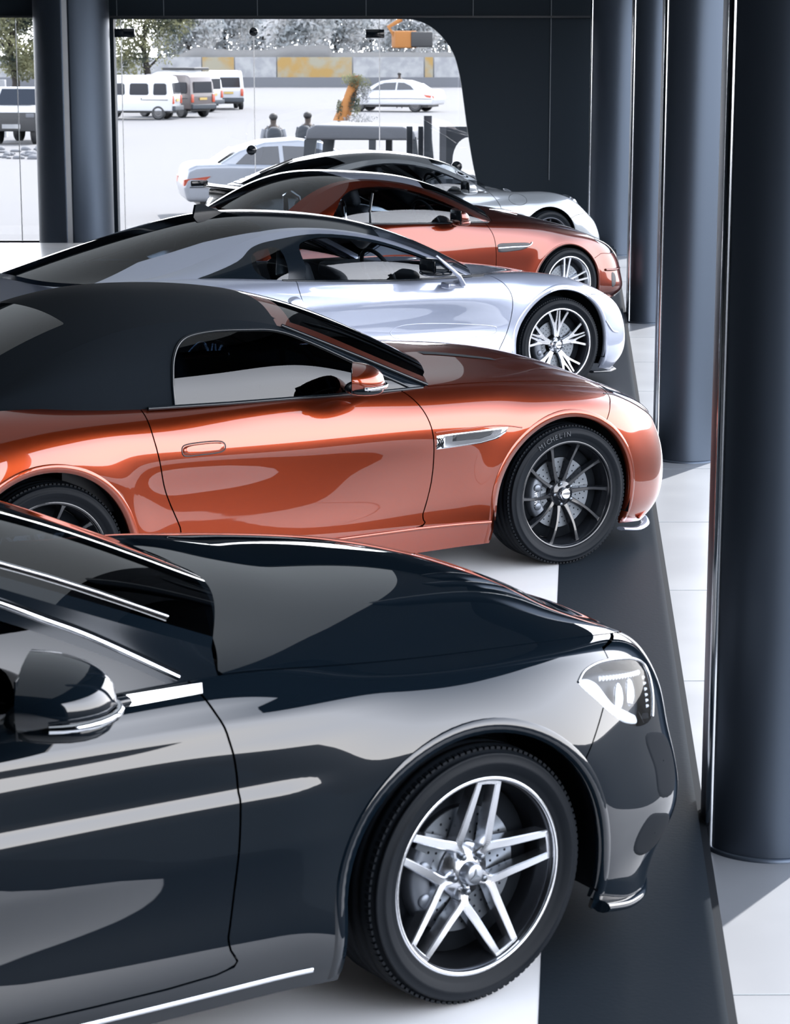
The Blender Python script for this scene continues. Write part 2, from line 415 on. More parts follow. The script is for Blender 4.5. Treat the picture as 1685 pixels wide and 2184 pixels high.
def make_wheel(parent, R_t, r_r, width, style, spoke_m, lip_m, seed=0, lod=1):
    """returns the wheel part (its spoke mesh) with sub-parts tyre, rim, hub cap, bolts, brake disc and caliper"""
    n = 96 if lod else 48
    face = .012; mb = MB()
    dish = {'merc': lambda r: face + .035 * (1 - min(1, max(0, (r - .05) / (r_r - .05)))) ** 1.2,
            'jag': lambda r: face + .010 + .045 * (1 - min(1, r / r_r)) ** 1.5,
            'i8': lambda r: face + .016 + .022 * (1 - min(1, r / r_r)),
            'slk': lambda r: face + .01 + .04 * (1 - min(1, r / r_r)),
            'por': lambda r: face + .02 + .03 * (1 - min(1, r / r_r))}[style]
    a0 = R(seed); rr = r_r - .012
    if style == 'merc':
        for k in range(5):
            a = a0 + k * 2 * math.pi / 5
            for sg in (-1, 1):                                # neighbouring pairs meet half way between them near the hub
                e = np.array((rr, sg * .031, .0100)); j = np.array((.084 * math.cos(R(34)), sg * .084 * math.sin(R(34)), .0135))
                h_ = (.045 * math.cos(R(36)), sg * .045 * math.sin(R(36)), .020)
                strip(mb, [rot2(tuple(q), a) for q in (h_, j, j * .65 + e * .35, j * .3 + e * .7, e)], dish, .034)
            arc = [rot2((rr - .003, 0, 0), a + t)[:2] + (.008,) for t in np.linspace(-.15, .15, 7)]
            strip(mb, arc, dish, .03, n=2)
        mb.lathe([(.012, face + .034), (.036, face + .030), (.046, face + .040), (.075, face + .052), (.078, face + .07)], 40)
    elif style == 'jag':
        for k in range(10):
            a = a0 + k * math.pi / 5
            strip(mb, [rot2(p, a) for p in ((.035, .0, .015), (.09, .006, .0095), (.16, .006, .0072), (rr - .02, -.004, .0085), (rr, -.008, .014))], dish, .035, slope=1.5)
        mb.lathe([(.010, face + .030), (.058, face + .034), (.066, face + .046), (.07, face + .08)], 40)
    elif style == 'i8':
        for k in range(5):
            a = a0 + k * 2 * math.pi / 5
            for sg in (-1, 1):                                # two mirrored forks per arm, each a broad foot that splits in two
                f0 = (.058, sg * .006, .013); f1 = (.135, sg * .018, .0125)
                strip(mb, [rot2(p, a) for p in (f0, f1, (.19, sg * .012, .007), (rr, sg * .010, .0065))], dish, .02, n=6, slope=1.1)
                strip(mb, [rot2(p, a) for p in ((.125, sg * .022, .012), (.165, sg * .040, .0095), (rr * math.cos(.33), sg * rr * math.sin(.33), .0095))], dish, .02, n=6, slope=1.1)
        mb.lathe([(.010, face + .030), (.05, face + .036), (.055, face + .07)], 32)
    else:
        ns = 5
        for k in range(ns):
            a = a0 + k * 2 * math.pi / ns
            for sg in (-1, 1):
                strip(mb, [rot2(p, a) for p in ((.05, sg * .014, .014), (.12, sg * .020, .009), (rr, sg * .034, .010))], dish, .03, n=5)
        mb.lathe([(.012, face + .030), (.055, face + .034), (.065, face + .06)], 32)
    w = mb.build('wheel', spoke_m, parent)
    # rim barrel and lip
    wd = width
    MB().lathe([(r_r + .004, .002), (r_r + .003, -.003), (r_r - .008, -.003), (r_r - .012, .006), (r_r - .004, .012)], n).build('rim_lip', lip_m, w)
    rim = MB().lathe([(r_r - .002, .006), (r_r - .012, .0065), (r_r - .015, .022), (r_r - .026, .05), (r_r - .032, .10), (r_r - .028, wd * .8), (r_r + .0, wd - .01), (r_r + .004, wd)], n)
    rim.build('rim_barrel', 'dark_alloy' if style in ('merc', 'i8') else lip_m, w)
    MB().lathe([(.045, .10), (r_r - .034, .098), (r_r - .03, .16)], 40).build('wheel_well_cover', 'dark_void', w)
    # tyre
    sw = R_t - r_r
    pr = [(r_r - .004, .004), (r_r + .006, -.006), (r_r + .016, -.004), (r_r + .020, -.009), (r_r + sw * .45, -.013), (r_r + sw * .50, -.0155), (r_r + sw * .54, -.013), (r_r + sw * .72, -.007), (r_r + sw * .76, -.0085), (r_r + sw * .80, -.004), (R_t - .022, .005), (R_t - .012, .012), (R_t - .006, .020), (R_t - .001, .034)]
    gz = .034
    ng = 4; step = (wd - .068) / ng
    for g_ in range(ng):
        a = gz + step * (g_ + .30); pr += [(R_t, a), (R_t - .007, a + .002), (R_t - .007, a + .010), (R_t, a + .012)]
    pr += [(R_t - .001, wd - .034), (R_t - .012, wd - .012), (R_t - .03, wd), (r_r + .02, wd + .006), (r_r, wd)]
    ty = MB().lathe(pr, n)
    if lod:                                                   # shoulder tread blocks
        for k in range(110):
            a = 2 * math.pi * k / 110
            M_ = Matrix.Rotation(-a, 4, 'Y') @ Matrix.Translation((R_t - .0075, .0165, 0))
            b_ = MB().box((0, 0, 0), (.0035, .009, .0062)); b_.xf(M_); ty.add(b_.v, b_.f, False)
    ty.build('tire', 'rubber', w)
    # hub cap, bolts
    cap = MB().lathe([(.0005, .012), (.020, .012), (.027, .015), (.030, .020), (.031, .045)], 32); cap.build('hub_cap', {'por': 'dark_alloy', 'merc': 'brushed_alloy'}.get(style, 'chrome'), w)
    if lod:
        for k in range(5):
            bo = MB()
            a = a0 + (k + .5) * 2 * math.pi / 5
            bo.lathe([(.0005, .030), (.008, .030), (.0095, .034), (.0095, .06)], 12, c=(.052 * math.cos(a), 0, .052 * math.sin(a)))
            bo.build('wheel_bolt', 'brake_steel', w)
        # brake disc with drilled holes, caliper towards the rear
        d = MB().lathe([(.075, .078), (.172, .078), (.174, .082), (.174, .105), (.075, .105)], 64, smooth=False); d.build('brake_disc', 'brake_steel', w)
        hl = MB()
        for k in range(30):
            for q, rad in enumerate((.10, .125, .15)):
                a = 2 * math.pi * (k + q * .33) / 30; hl.lathe([(.0004, .0772), (.0038, .0772), (.0038, .09)], 6, c=(rad * math.cos(a), 0, rad * math.sin(a)), smooth=False)
        hl.build('brake_disc_hole', 'dark_void', w)
        cl = MB(); G = []
        for a in np.linspace(R(150), R(215), 14):
            G.append([(q * math.cos(a), y, q * math.sin(a)) for q, y in ((.115, .07), (.118, .058), (.128, .052), (.150, .050), (.172, .054), (.180, .064), (.182, .10))])
        cl.grid(G, smooth=True)
        for a in (R(165), R(200)): cl.lathe([(.0005, .044), (.016, .044), (.020, .049), (.020, .06)], 16, c=(.148 * math.cos(a), 0, .148 * math.sin(a)))
        cl.build('brake_caliper', 'caliper_grey', w)
    return w
def arch_lip(root, bv, xc, zc, r, m, wid=.036, a0=-38, a1=218):
    for sd in (-1, 1):
        G = []
        for a in np.linspace(R(a0), R(a1), 60):
            ca, sa = math.cos(a), math.sin(a)
            def pt(q):
                x = xc + q * ca; z = zc + q * sa
                if sa < 0: x = xc + q * math.copysign(1, ca); z = zc + q * sa * 1.0
                return x, z
            x1, z1 = pt(r + wid); x0, z0 = pt(r - .003); h = bv.ray_cast(Vector((x1, -3, z1)), Vector((0, 1, 0))); h2 = bv.ray_cast(Vector((pt(r + .006)[0], -3, pt(r + .006)[1])), Vector((0, 1, 0)))
            if h[0] is None or h[0].y > -.6: continue
            y = h[0].y; y2 = min(y, h2[0].y if h2[0] is not None and h2[0].y < -.6 else y) - .003
            G.append([(x1, -sd * (y + .004), z1), (pt(r + wid - .006)[0], -sd * (y * .5 + y2 * .5 - .001), pt(r + wid - .006)[1]), (x0, -sd * y2, z0), (x0, -sd * (y2 + .03), z0)])
        if len(G) > 2: MB().grid(G).build('wheel_arch_lip', m, root)
def place_wheels(root, spec, W_t, wb, R_t, steer=0):
    w = spec
    w.location = (0, -W_t, R_t); w.rotation_euler = (0, 0, R(steer))
    for x, sd in ((-wb, -1), (0, 1), (-wb, 1)):
        c = copy_tree(w, root); c.location = (x, sd * W_t, R_t); c.rotation_euler = (0, 0, (math.pi if sd == 1 else 0) + (R(steer) if x == 0 else 0))
def car_root(name, wx, wy, phi, Wt, label, cat='car', group=None):
    p = R(phi); L = Vector((-math.sin(p), math.cos(p), 0))
    r = empty(name, Vector((wx, wy, 0)) + L * Wt, p); tag(r, label, cat, group); return r
def wheelhouse(root, xc, zc, r, yo, depth=.36):
    for sd in (-1, 1):
        G = []; mb = MB()
        for a in np.linspace(R(-16), R(196), 30):
            x, z = xc + (r + .012) * math.cos(a), zc + (r + .012) * math.sin(a)
            G.append([(x, sd * (yo), z), (x, sd * (yo - depth), z)])
        mb.grid(G); mb.add([g[1] for g in G], [tuple(range(30))], False)
        mb.build('wheel_arch_liner', 'dark_void', root)
def steering_wheel(root, c, tilt=25, m='seat_leather'):
    mb = MB(); pts = []
    for k in range(33):
        a = 2 * math.pi * k / 32; pts.append((0, .185 * math.cos(a), .185 * math.sin(a)))
    mb.tube(pts, .015, 10, cap=False); mb.ell((.03, 0, -.01), (.03, .07, .06), n=12, m_=8)
    for a in (R(0), R(180), R(270)): mb.tube([(.02, 0, 0), (0, .18 * math.cos(a), .18 * math.sin(a))], .014, 8)
    mb.xf(Matrix.Translation(c) @ Matrix.Rotation(R(-tilt), 4, 'Y')); return mb.build('steering_wheel', m, root)
def seat(root, x, y, z0, m='seat_leather', h=.62):
    mb = MB(); mb.box((x + .22, y, z0 + .07), (.26, .24, .07), bev=.05)
    rt = Matrix.Rotation(R(-20), 3, 'Y'); mb.box((x - .10, y, z0 + .12 + h / 2), (.06, .235, h / 2), rot=rt, bev=.05)
    mb.box((x - .23, y, z0 + .10 + h + .08), (.045, .13, .085), rot=rt, bev=.035)
    return mb.build('seat', m, root)
def mirror_geo(root, c, size, housing_m, yaw=0, strip_m=None, lower_m='gloss_black', stalk_to=None):
    """door mirror: shaped housing (front towards +x), lower cover, indicator strip, foot"""
    lx, ly, lz = size; G = []
    for i, t in enumerate(np.linspace(0, 1, 15)):
        x = lx * (t - .25); e = math.sqrt(max(0, 1 - t ** 2.6)) if t > 0 else 1
        G.append([(x, -ly * e * math.copysign(abs(math.cos(a)) ** .75, math.cos(a)) + ly * .12 * t, lz * e * math.copysign(abs(math.sin(a)) ** .8, math.sin(a)) * (1 - .18 * (math.cos(a))) - lz * .25 * t)
                  for a in np.linspace(0, 2 * math.pi, 28, endpoint=False)])
    M_ = Matrix.Translation(c) @ Matrix.Rotation(R(yaw), 4, 'Z')
    mb = MB().grid(G, closev=True); mb.add(G[0], [tuple(range(28))], False); mb.xf(M_)
    h = mb.build('side_mirror', housing_m, root)
    a = MB(); g2 = [[(p[0] * .9 - .002, p[1] * .97, -lz * .42 - k * lz * .35 - (0 if k else 0)) for p in [(lx * .72 * math.cos(q) + lx * .0, ly * .92 * math.sin(q)) for q in np.linspace(-math.pi / 2, math.pi / 2, 16)]] for k in (0, 1)]
    lo = MB().ell((lx * .12, 0, -lz * .62), (lx * .62, ly * .93, lz * .42), e=.8); lo.xf(M_); lo.build('mirror_lower_cover', lower_m, h)
    if strip_m:
        st = MB(); pts = [(lx * .72 * math.cos(q) + .012, ly * .93 * math.sin(q), -lz * .44) for q in np.linspace(-1.5, 1.2, 14)]
        st.tube(pts, lz * .13, 8); st.xf(M_); st.build('indicator_strip', strip_m, h)
    gm = MB(); gm.box((-lx * .255, 0, 0), (.003, ly * .85, lz * .8), bev=.002); gm.xf(M_); gm.build('mirror_glass', 'gloss_black', h)
    if stalk_to:
        MB().tube([Vector(c) + Vector((0, ly * .4, -lz * .6)), (Vector(c) + Vector(stalk_to)) / 2 + Vector((0, 0, -lz * .3)), stalk_to], [lz * .30, lz * .24, lz * .30], 10, flat=.6).build('mirror_foot', lower_m, h)
    return h
def surf_patch(root, bv, name, poly, m, ang=0, off=.004, n=10, thick=0.0, smooth=4, corner=False):
    """a thin piece with the given side-view outline laid on the near body side, standing off by 'off'"""
    pl = np.array(poly) if corner else catmull(poly, smooth); c, s_ = math.cos(R(ang)), math.sin(R(ang)); d = Vector((-s_, c, 0))
    def hit(q):
        o = Vector((q[0] * c, q[0] * s_, q[1])) - d * 3
        h = bv.ray_cast(o, d); return (h[0], h[1]) if h[0] is not None else (None, None)
    ctr = pl.mean(0); mb = MB(); rings = []
    for t in np.linspace(1, 0.02, n):
        row = []
        for q in pl:
            p = ctr + (q - ctr) * t; a, nn = hit(p)
            if a is None: a, nn = hit(ctr + (q - ctr) * t * .9)
            if a is None: a = Vector((p[0] * c, -.9, p[1])); nn = -d
            if nn.dot(d) > 0: nn = -nn
            row.append(a + nn * (off if t < .999 else min(0, off - .006)))
        rings.append(row)
    mb.grid(rings, closev=True); return mb.build(name, m, root)
def surf_line(root, bv, name, pts, r, m, ang=0, off=0.0, flat=None, sm=6):
    c, s_ = math.cos(R(ang)), math.sin(R(ang)); d = Vector((-s_, c, 0)); out = []
    for q in catmull(pts, sm, closed=False):
        o = Vector((q[0] * c, q[0] * s_, q[1])) - d * 3; h = bv.ray_cast(o, d)
        if h[0] is not None: out.append(h[0] - d * off)
    if len(out) < 2: return None
    return MB().tube(out, r, 8, flat=flat).build(name, m, root)
# ---------------------------------------------------------------- the hall
A = .0803                                                     # the columns and the platform edge run along (A, 1)
def ex(Y, x0, y0): return x0 + A * (Y - y0)
def struct(name, mb, m): return tag(mb.build(name, m), kind='structure')
m = mat('pale_tile', (.15, .15, .16), rough=.3, spec=.2)
noise_mix(m, (.128, .137, .152), (.150, .160, .176), 1.2)
m = mat('white_tile', (.8, .8, .81), rough=.2, spec=.5); noise_mix(m, (.76, .77, .79), (.83, .83, .84), 1.5)
m = mat('dark_carpet', (.010, .015, .021), rough=.6, spec=.06); bump(m, 60, .06, .01)
m = mat('cladding', (.008, .013, .019), rough=.6, spec=.12)
m = mat('ceiling_grey', (.10, .115, .13), rough=.8, spec=.1)
mat('light_panel', (.55, .57, .60), rough=.6)
m = mat('column_metal', (.058, .073, .097), rough=.42, metal=.9, spec=.2)
mat('edge_steel', (.55, .58, .62), rough=.12, metal=1)
y0, y1 = -14.0, 28.7
# platform: pale tiled strip, dark strip, edge
mb = MB(); mb.prism([(-14, y0), (ex(y0, .386, 5.73), y0), (ex(y1, .386, 5.73), y1), (-14, y1)], 'z', -.12, 0); struct('floor', mb, 'white_tile')
mb = MB(); mb.prism([(ex(y0, .386, 5.73), y0), (ex(y0, .865, 5.54), y0), (ex(y1, .865, 5.54), y1), (ex(y1, .386, 5.73), y1)], 'z', -.12, .001); struct('trim_1', mb, 'dark_carpet')
mb = MB(); mb.prism([(ex(y0, .865, 5.54), y0), (ex(y0, .895, 5.54), y0), (ex(y1, .895, 5.54), y1), (ex(y1, .865, 5.54), y1)], 'z', -.12, -.04); struct('trim_2', mb, 'dark_void')
mb = MB(); mb.prism([(-20, -16), (ex(-16, 2.5, 7.2), -16), (ex(30.3, 2.5, 7.2), 30.3), (-20, 30.3)], 'z', -.9, -.121)
struct('floor_lower', mb, 'pale_tile')
for k in range(18):                                             # joints of the lower floor
    Y = 1.2 + 1.6 * k; mb = MB(); x = ex(Y, .90, 5.54)
    mb.prism([(x, Y), (x + 1.4, Y + .02), (x + 1.4, Y + .028), (x, Y + .008)], 'z', -.122, -.1195); struct('trim_3', mb, 'trim_grey')
# ceiling and far wall
mb = MB(); mb.prism([(-20, -16), (ex(-16, 2.3, 7.2), -16), (ex(32, 2.3, 7.2), 32), (-20, 32)], 'z', 6.0, 6.2); struct('ceiling', mb, 'ceiling_grey')
YW = 30.0
op = [(-3.61, -.12), (-3.61, 2.745), (.10, 2.745), (.235, 2.738), (.36, 2.70), (.48, 2.635), (.60, 2.53), (.70, 2.40), (.77, 2.27), (.82, 2.10), (.86, 1.90), (.90, 1.62), (.945, 1.30), (1.0, .98), (1.06, .69), (1.16, .25), (1.22, -.12)]
op = [tuple(p) for p in op]
arc = [tuple(p) for p in catmull([op[i] for i in range(2, 17)], 4, closed=False)]
outline = [(-3.61, -.12), (-3.61, 2.745)] + arc
mb = MB()
mb.prism([(-4.64, -.14), (-4.64, 2.777), (-16, 2.777), (-16, 6.1), (4.2, 6.1), (4.2, -.14)] + outline[::-1] + [], 'y', YW, YW + .25)
w_ = struct('wall_back', mb, 'cladding')
for x in (-3.56, -2.96, -1.76, -.37, 1.0, 2.0):                # cladding joints above the opening
    mb = MB(); mb.box((x, YW - .003, 3.0 if x < 1.2 else 1.9), (.004, .004, .24 if x < 1.2 else 1.2)); struct('trim_4', mb, 'trim_grey')
mb = MB(); mb.box((-1.5, YW - .02, 2.772), (5.2, .03, .012)); struct('trim_5', mb, 'satin_black')
mb = MB(); mb.box((-9.6, YW, -.11), (5.0, .04, .03)); struct('trim_6', mb, 'satin_black')
# glazing
mb = MB(); mb.prism([(-16, -.1), (-4.64, -.1), (-4.64, 2.777), (-16, 2.777)], 'y', YW + .05, YW + .062); g = struct('window_1', mb, 'window_glass')
mb = MB(); mb.prism(outline, 'y', YW + .05, YW + .062); g = struct('window_2', mb, 'window_glass')
for x, z0 in ((-3.52, -.1), (-1.815, -.1), (-.20, -.1), (-4.87, -.1)):
    mb = MB(); mb.box((x, YW + .045, (2.75 + z0) / 2), (.006, .004, (2.75 - z0) / 2)); struct('trim_7', mb, 'white_plastic')
def fitting(nm, x, z, sx, sz, rnd, lab):
    mb = MB()
    if rnd: mb.lathe([(.001, -.05), (sx * .8, -.05), (sx, -.03), (sx, .03)], 24, c=(x, YW + .02, z))
    else: mb.box((x, YW + .03, z), (sx, .03, sz), bev=.008)
    o = mb.build(nm, 'gloss_black'); tag(o, lab, 'glass fitting', 'fittings that hold the shop window glass')
fitting('glass_clamp', -3.47, 2.57, .13, .055, 0, 'black rectangular glass clamp at the top left of the large window')
fitting('glass_clamp', -.255, 2.562, .12, .055, 0, 'black rectangular glass clamp at the top right of the large window')
fitting('glass_button', -1.815, 2.585, .055, .05, 1, 'small round black glass button between the two clamps')
fitting('glass_button', -1.86, 1.085, .065, .05, 1, 'round black glass button in front of the white saloon')
fitting('glass_button', .80, .875, .07, .05, 1, 'round black glass button above the grey sports car')
# columns
mat('pale_strip', (.40, .41, .43), rough=.5)
def column(x, y, r, lab, zt=6.1, sm='edge_steel', strips=(200,), base=-.121, grp='clad columns along the platform edge'):
    mb = MB(); gap = R(4.0); ss = sorted(R(a) for a in strips); n = len(ss)
    for i, a in enumerate(ss):
        b = ss[(i + 1) % n] + (2 * math.pi if i == n - 1 else 0)
        rows = []
        for t in np.linspace(a + gap, b - gap, 56):
            rows.append([(x + r * math.cos(t), y + r * math.sin(t), z) for z in (base, zt)])
        c0 = [(x + (r - .03) * math.cos(a + gap), y + (r - .03) * math.sin(a + gap), z) for z in (base, zt)]
        c1 = [(x + (r - .03) * math.cos(b - gap), y + (r - .03) * math.sin(b - gap), z) for z in (base, zt)]
        mb.grid([c0] + rows + [c1])
    o = mb.build('column', 'column_metal'); tag(o, lab, 'column', grp)
    for a in ss:
        st = MB(); st.grid([[(x + (r - .004) * math.cos(a + t), y + (r - .004) * math.sin(a + t), z) for z in (base, zt)] for t in np.linspace(-gap, gap, 5)])
        if sm == 'edge_steel':                                # polished half-round bead in the joint
            st.grid([[(x + r * math.cos(a) + .016 * math.cos(a + t), y + r * math.sin(a) + .016 * math.sin(a + t), z) for z in (base, zt)] for t in np.linspace(-1.6, 1.6, 13)])
        st.build('column_strip', sm, o)
    bs = MB(); bs.lathe([(r + .012, base), (r + .012, base + .012), (r - .002, base + .014)], 64, axis='z', c=(x, y, 0)); bs.build('column_base_ring', 'column_metal', o)
    return o
column(1.235, 7.27, .215, 'nearest dark clad column at the right edge beside the black coupe', strips=(204, 24))
column(1.86, 14.40, .215, 'second dark column behind the orange convertible nose', strips=(204, 24))
column(2.40, 21.60, .215, 'third dark column, thin strip between the second and the far ones', strips=(204, 24))
column(2.75, 28.6, .36, 'far dark column against the back wall beside the grey sports car', strips=(195, 15))
column(-4.06, 29.35, .475, 'wide dark column with a pale vertical strip between the two windows', strips=(268, 88), base=-.121, sm='pale_strip')
# side walls far out of the row
mb = MB(); mb.box((-14.2, 8, 3), (.1, 24, 3.2)); struct('wall_left', mb, 'cladding')
mb = MB(); mb.prism([(1.6, -.12), (3.2, -.12), (3.2, 6.1), (1.6, 6.1)], 'y', 29.3, 29.9); 
# lintel over the open glazed front on the right
mb = MB(); mb.prism([(ex(-14, 2.0, 7.2), -14), (ex(-14, 2.3, 7.2), -14), (ex(30, 2.3, 7.2), 30), (ex(30, 2.0, 7.2), 30)], 'z', 3.4, 6.1); struct('wall_right', mb, 'cladding')
mb = MB(); mb.box((-9, -14.2, 3.0), (9.6, .1, 3.15)); struct('wall_front', mb, 'cladding')  # unseen wall, closed off to keep camera-facing surfaces dark
# solid right wall behind the viewer, unseen, added to cut side light and reflections
mb = MB(); mb.prism([(ex(-14, 2.0, 7.2), -14), (ex(-14, 2.3, 7.2), -14), (ex(2.2, 2.3, 7.2), 2.2), (ex(2.2, 2.0, 7.2), 2.2)], 'z', -.12, 3.4); struct('wall_right', mb, 'cladding')
mb = MB(); mb.prism([(ex(-14, .9, 5.54), -14), (ex(-14, 2.5, 7.2), -14), (ex(4.9, 2.5, 7.2), 4.9), (ex(4.9, .9, 5.54), 4.9)], 'z', -.122, -.112); struct('unseen_dark_mat', mb, 'dark_carpet')  # unseen mat added to keep the coupe's flank reflection dark
# ground outside
m = mat('outdoor_ground', (.103, .103, .107), rough=.95, spec=.1)
mb = MB(); mb.box((0, 150, -.88), (260, 260, .05)); o = struct('floor_outside', mb, 'outdoor_ground')
mat('asphalt', (.016, .018, .021), rough=.9, spec=.2)
mb = MB(); mb.prism([(.6, -60), (90, -60), (90, 60), (12, 60), (4.3, 30.4), (ex(30.4, 2.5, 7.2), 30.4), (ex(-16, 2.5, 7.2), -16)], 'z', -.84, -.825); struct('floor_side_road', mb, 'asphalt')
# ---------------------------------------------------------------- orange convertible
def gh_surfs(Rl, Ql, Cl, Bl, Ml, nu=120):
    """greenhouse: roof surface (rail, quarter, centre lines) and side wall (belt, middle, rail)"""
    top, su, sv = surf([Rl, Ql, Cl], nu, 40, mv=True)
    wall, wu, wv = surf([Bl, Ml, Rl], nu, 36, mv=False)
    return Shell(top, su, sv), Shell(wall, wu, wv)
def build_jag():
    root = car_root('car', .83, 10.84, 33, .92, 'orange convertible with black soft top and thin-spoked black wheels', 'car')
    XC = -.03
    P = table('''
X -3.66 -3.55 -3.25 -2.74 -2.15 -1.50 -.84 -.43 .0 .38 .62 .80 .86
z .22 .20 .19 .19 .155 .150 .150 .150 .15 .15 .12 .10 .10
y 0 .62 .80 .87 .875 .875 .875 .87 .87 .85 .73 .40 0
n .62 .80 .88
z .32 .32 .30 .29 .275 .275 .275 .265 .26 .25 .22 .20 .20
y 0 .70 .88 .935 .915 .90 .90 .912 .93 .91 .79 .45 0
n .66 .85 .93
z .48 .48 .47 .46 .44 .43 .42 .42 .42 .40 .36 .34 .34
y 0 .74 .92 .955 .925 .902 .908 .93 .955 .935 .81 .47 0
n .68 .86 .94
z .62 .62 .62 .61 .60 .60 .60 .59 .57 .53 .48 .45 .44
y 0 .76 .94 .967 .93 .915 .918 .94 .96 .94 .80 .46 0
n .68 .86 .94
z .75 .75 .77 .77 .75 .735 .73 .735 .73 .68 .59 .54 .53
y 0 .76 .935 .965 .945 .93 .93 .94 .952 .925 .78 .44 0
n .66 .84 .92
z .87 .87 .89 .90 .86 .84 .83 .83 .815 .765 .68 .61 .60
y 0 .72 .87 .92 .915 .905 .90 .90 .895 .87 .73 .40 0
n .63 .80 .88
z .96 .96 .975 .98 .94 .93 .915 .905 .875 .82 .74 .665 .65
y 0 .62 .74 .78 .82 .83 .80 .785 .75 .70 .60 .33 0
t -3.66 -3.55 -3.25 -2.74 -2.15 -1.50 -.74 -.40 .0 .36 .58 .74 .80
z .98 .98 1.0 1.01 .96 .95 .955 .950 .925 .86 .765 .69 .67
y 0 .44 .50 .54 .56 .56 .55 .52 .49 .45 .37 .22 0
t -3.66 -3.55 -3.25 -2.74 -2.10 -1.40 -.62 -.33 .02 .36 .58 .70 .76
z .985 .985 1.01 1.03 .97 .96 .99 .985 .955 .885 .785 .70 .68
y 0 .22 .25 .26 .27 .27 .26 .25 .235 .21 .17 .10 0
t -3.66 -3.55 -3.25 -2.74 -2.10 -1.35 -.50 -.26 .04 .36 .57 .68 .73
z .985 .985 1.01 1.035 .97 .96 1.0 .995 .965 .892 .79 .70 .68
y 0 0 0 0 0 0 0 0 0 0 0 0 0
t -3.66 -3.55 -3.25 -2.74 -2.10 -1.33 -.47 -.24 .05 .36 .57 .67 .72
''')
    V, su, sv = surf(P, 230, 84, m0=True, m1=True)
    V = flare(V, XC, .34, .42, .010, .10); V = flare(V, -2.74, .34, .43, .012, .10)
    sh = Shell(V, su, sv)
    sh.region(R_arch(XC, .335, .400), None)
    sh.region(R_arch(-2.74, .34, .405), None)
    sh.region(R_par(2.6, 6.0, 6.0, 9.1), None)                                    # cabin opening
    # door
    door = [(-2.232, .96), (-2.228, .84), (-2.204, .716), (-2.173, .59), (-2.10, .42), (-2.06, .285), (-1.5, .275), (-.86, .275), (-.825, .335), (-.782, .485), (-.775, .638), (-.80, .772), (-.85, .875), (-.94, .96), (-1.0, 1.02), (-1.6, 1.04), (-2.232, 1.03)]
    sh.region(R_poly(door, smooth=4, svr=(0, 6.02)), 1, gap=.006)
    sh.region(R_par(6.0, 13, 6.0, 9.2), 2, gap=.005, only=(0,))                          # bonnet
    bump_ = [(.20, .70), (.25, .77), (.335, .83), (.40, .86), (1.5, .86), (1.5, -.1), (.1, -.1), (.1, .55)]
    sh.region(R_poly(bump_, corner=True, ymax=.001, svr=(0, 6.001)), 3, gap=.005, only=(0,))
    bv = sh.bvh()
    sh.export(0, 'body_shell', 'orange_paint', root, both=True)
    pair(sh, 1, 'door', 'orange_paint', root)
    sh.export(2, 'bonnet', 'orange_paint', root, both=True)
    sh.export(3, 'front_bumper', 'orange_paint', root, both=True)
    arch_lip(root, bv, XC, .335, .40, 'orange_paint'); arch_lip(root, bv, -2.74, .34, .405, 'orange_paint')
    wheelhouse(root, XC, .335, .40, .935); wheelhouse(root, -2.74, .34, .405, .935)
    # sill blade, splitter
    surf_line(root, bv, 'sill_blade', [(-2.2, .27), (-1.4, .275), (-.85, .272), (-.45, .262)], .010, 'orange_paint')
    # lamp, vents, handle
    surf_patch(root, bv, 'headlight', [(.335, .836), (.42, .812), (.50, .782), (.58, .742), (.64, .70), (.67, .665), (.60, .670), (.52, .708), (.42, .757), (.318, .805)], 'lamp_glass', ang=0, off=.006)
    surf_patch(root, bv, 'daytime_lamp', [(.35, .822), (.44, .786), (.53, .738), (.60, .685), (.60, .676), (.52, .726), (.42, .772), (.342, .806)], 'chrome', ang=0, off=.003)
    surf_line(root, bv, 'headlight_seam', [(.270, .806), (.34, .792), (.42, .757), (.52, .706), (.60, .664), (.66, .63)], .0035, 'satin_black', off=.001)
    v_ = surf_patch(root, bv, 'fender_vent', [(-.772, .706), (-.60, .712), (-.372, .714), (-.385, .690), (-.43, .664), (-.52, .648), (-.77, .640)], 'chrome', off=.005, corner=True)
    g_ = surf_patch(root, bv, 'vent_mesh', [(-.69, .703), (-.44, .708), (-.47, .684), (-.53, .672), (-.69, .672)], 'satin_black', off=.009, corner=True)
    g_.parent = v_
    for q in (-.765, -.755, -.745):
        surf_line(v_, bv, 'vent_badge', [(q, .695), (q + .012, .672), (q, .652)], .0025, 'satin_black', off=.007, sm=2)
    h = surf_patch(root, bv, 'door_handle', [(-2.09, .765), (-2.075, .783), (-2.0, .787), (-1.90, .783), (-1.885, .765), (-1.90, .748), (-2.0, .746), (-2.075, .748)], 'orange_paint', off=.006)
    surf_line(h, bv, 'handle_recess', [(-2.095, .765), (-2.08, .788), (-2.0, .793), (-1.90, .788), (-1.878, .765), (-1.90, .743), (-2.0, .740), (-2.08, .743), (-2.095, .765)], .0035, 'satin_black', off=-.001)
    surf_line(root, bv, 'shoulder_trim', [(-.775, .722), (-.6, .726), (-.42, .724), (-.30, .706)], .003, 'orange_paint', off=.001)
    # front lip
    MB().tube(cpath([(.36, -.89, .13), (.52, -.82, .10), (.70, -.66, .085), (.83, -.42, .08), (.88, 0, .08), (.83, .42, .08), (.70, .66, .085), (.52, .82, .10), (.36, .89, .13)]), .024, 10, flat=.4).build('front_splitter', 'silver_paint', root)
    MB().tube(cpath([(.50, -.85, .16), (.62, -.79, .22), (.72, -.70, .265), (.81, -.55, .27), (.86, -.40, .27)], 4), [.01] * 4 + [.016] * 4 + [.024] * 4 + [.018] * 4 + [.01], 10, flat=.4).build('bumper_blade', 'orange_paint', root)
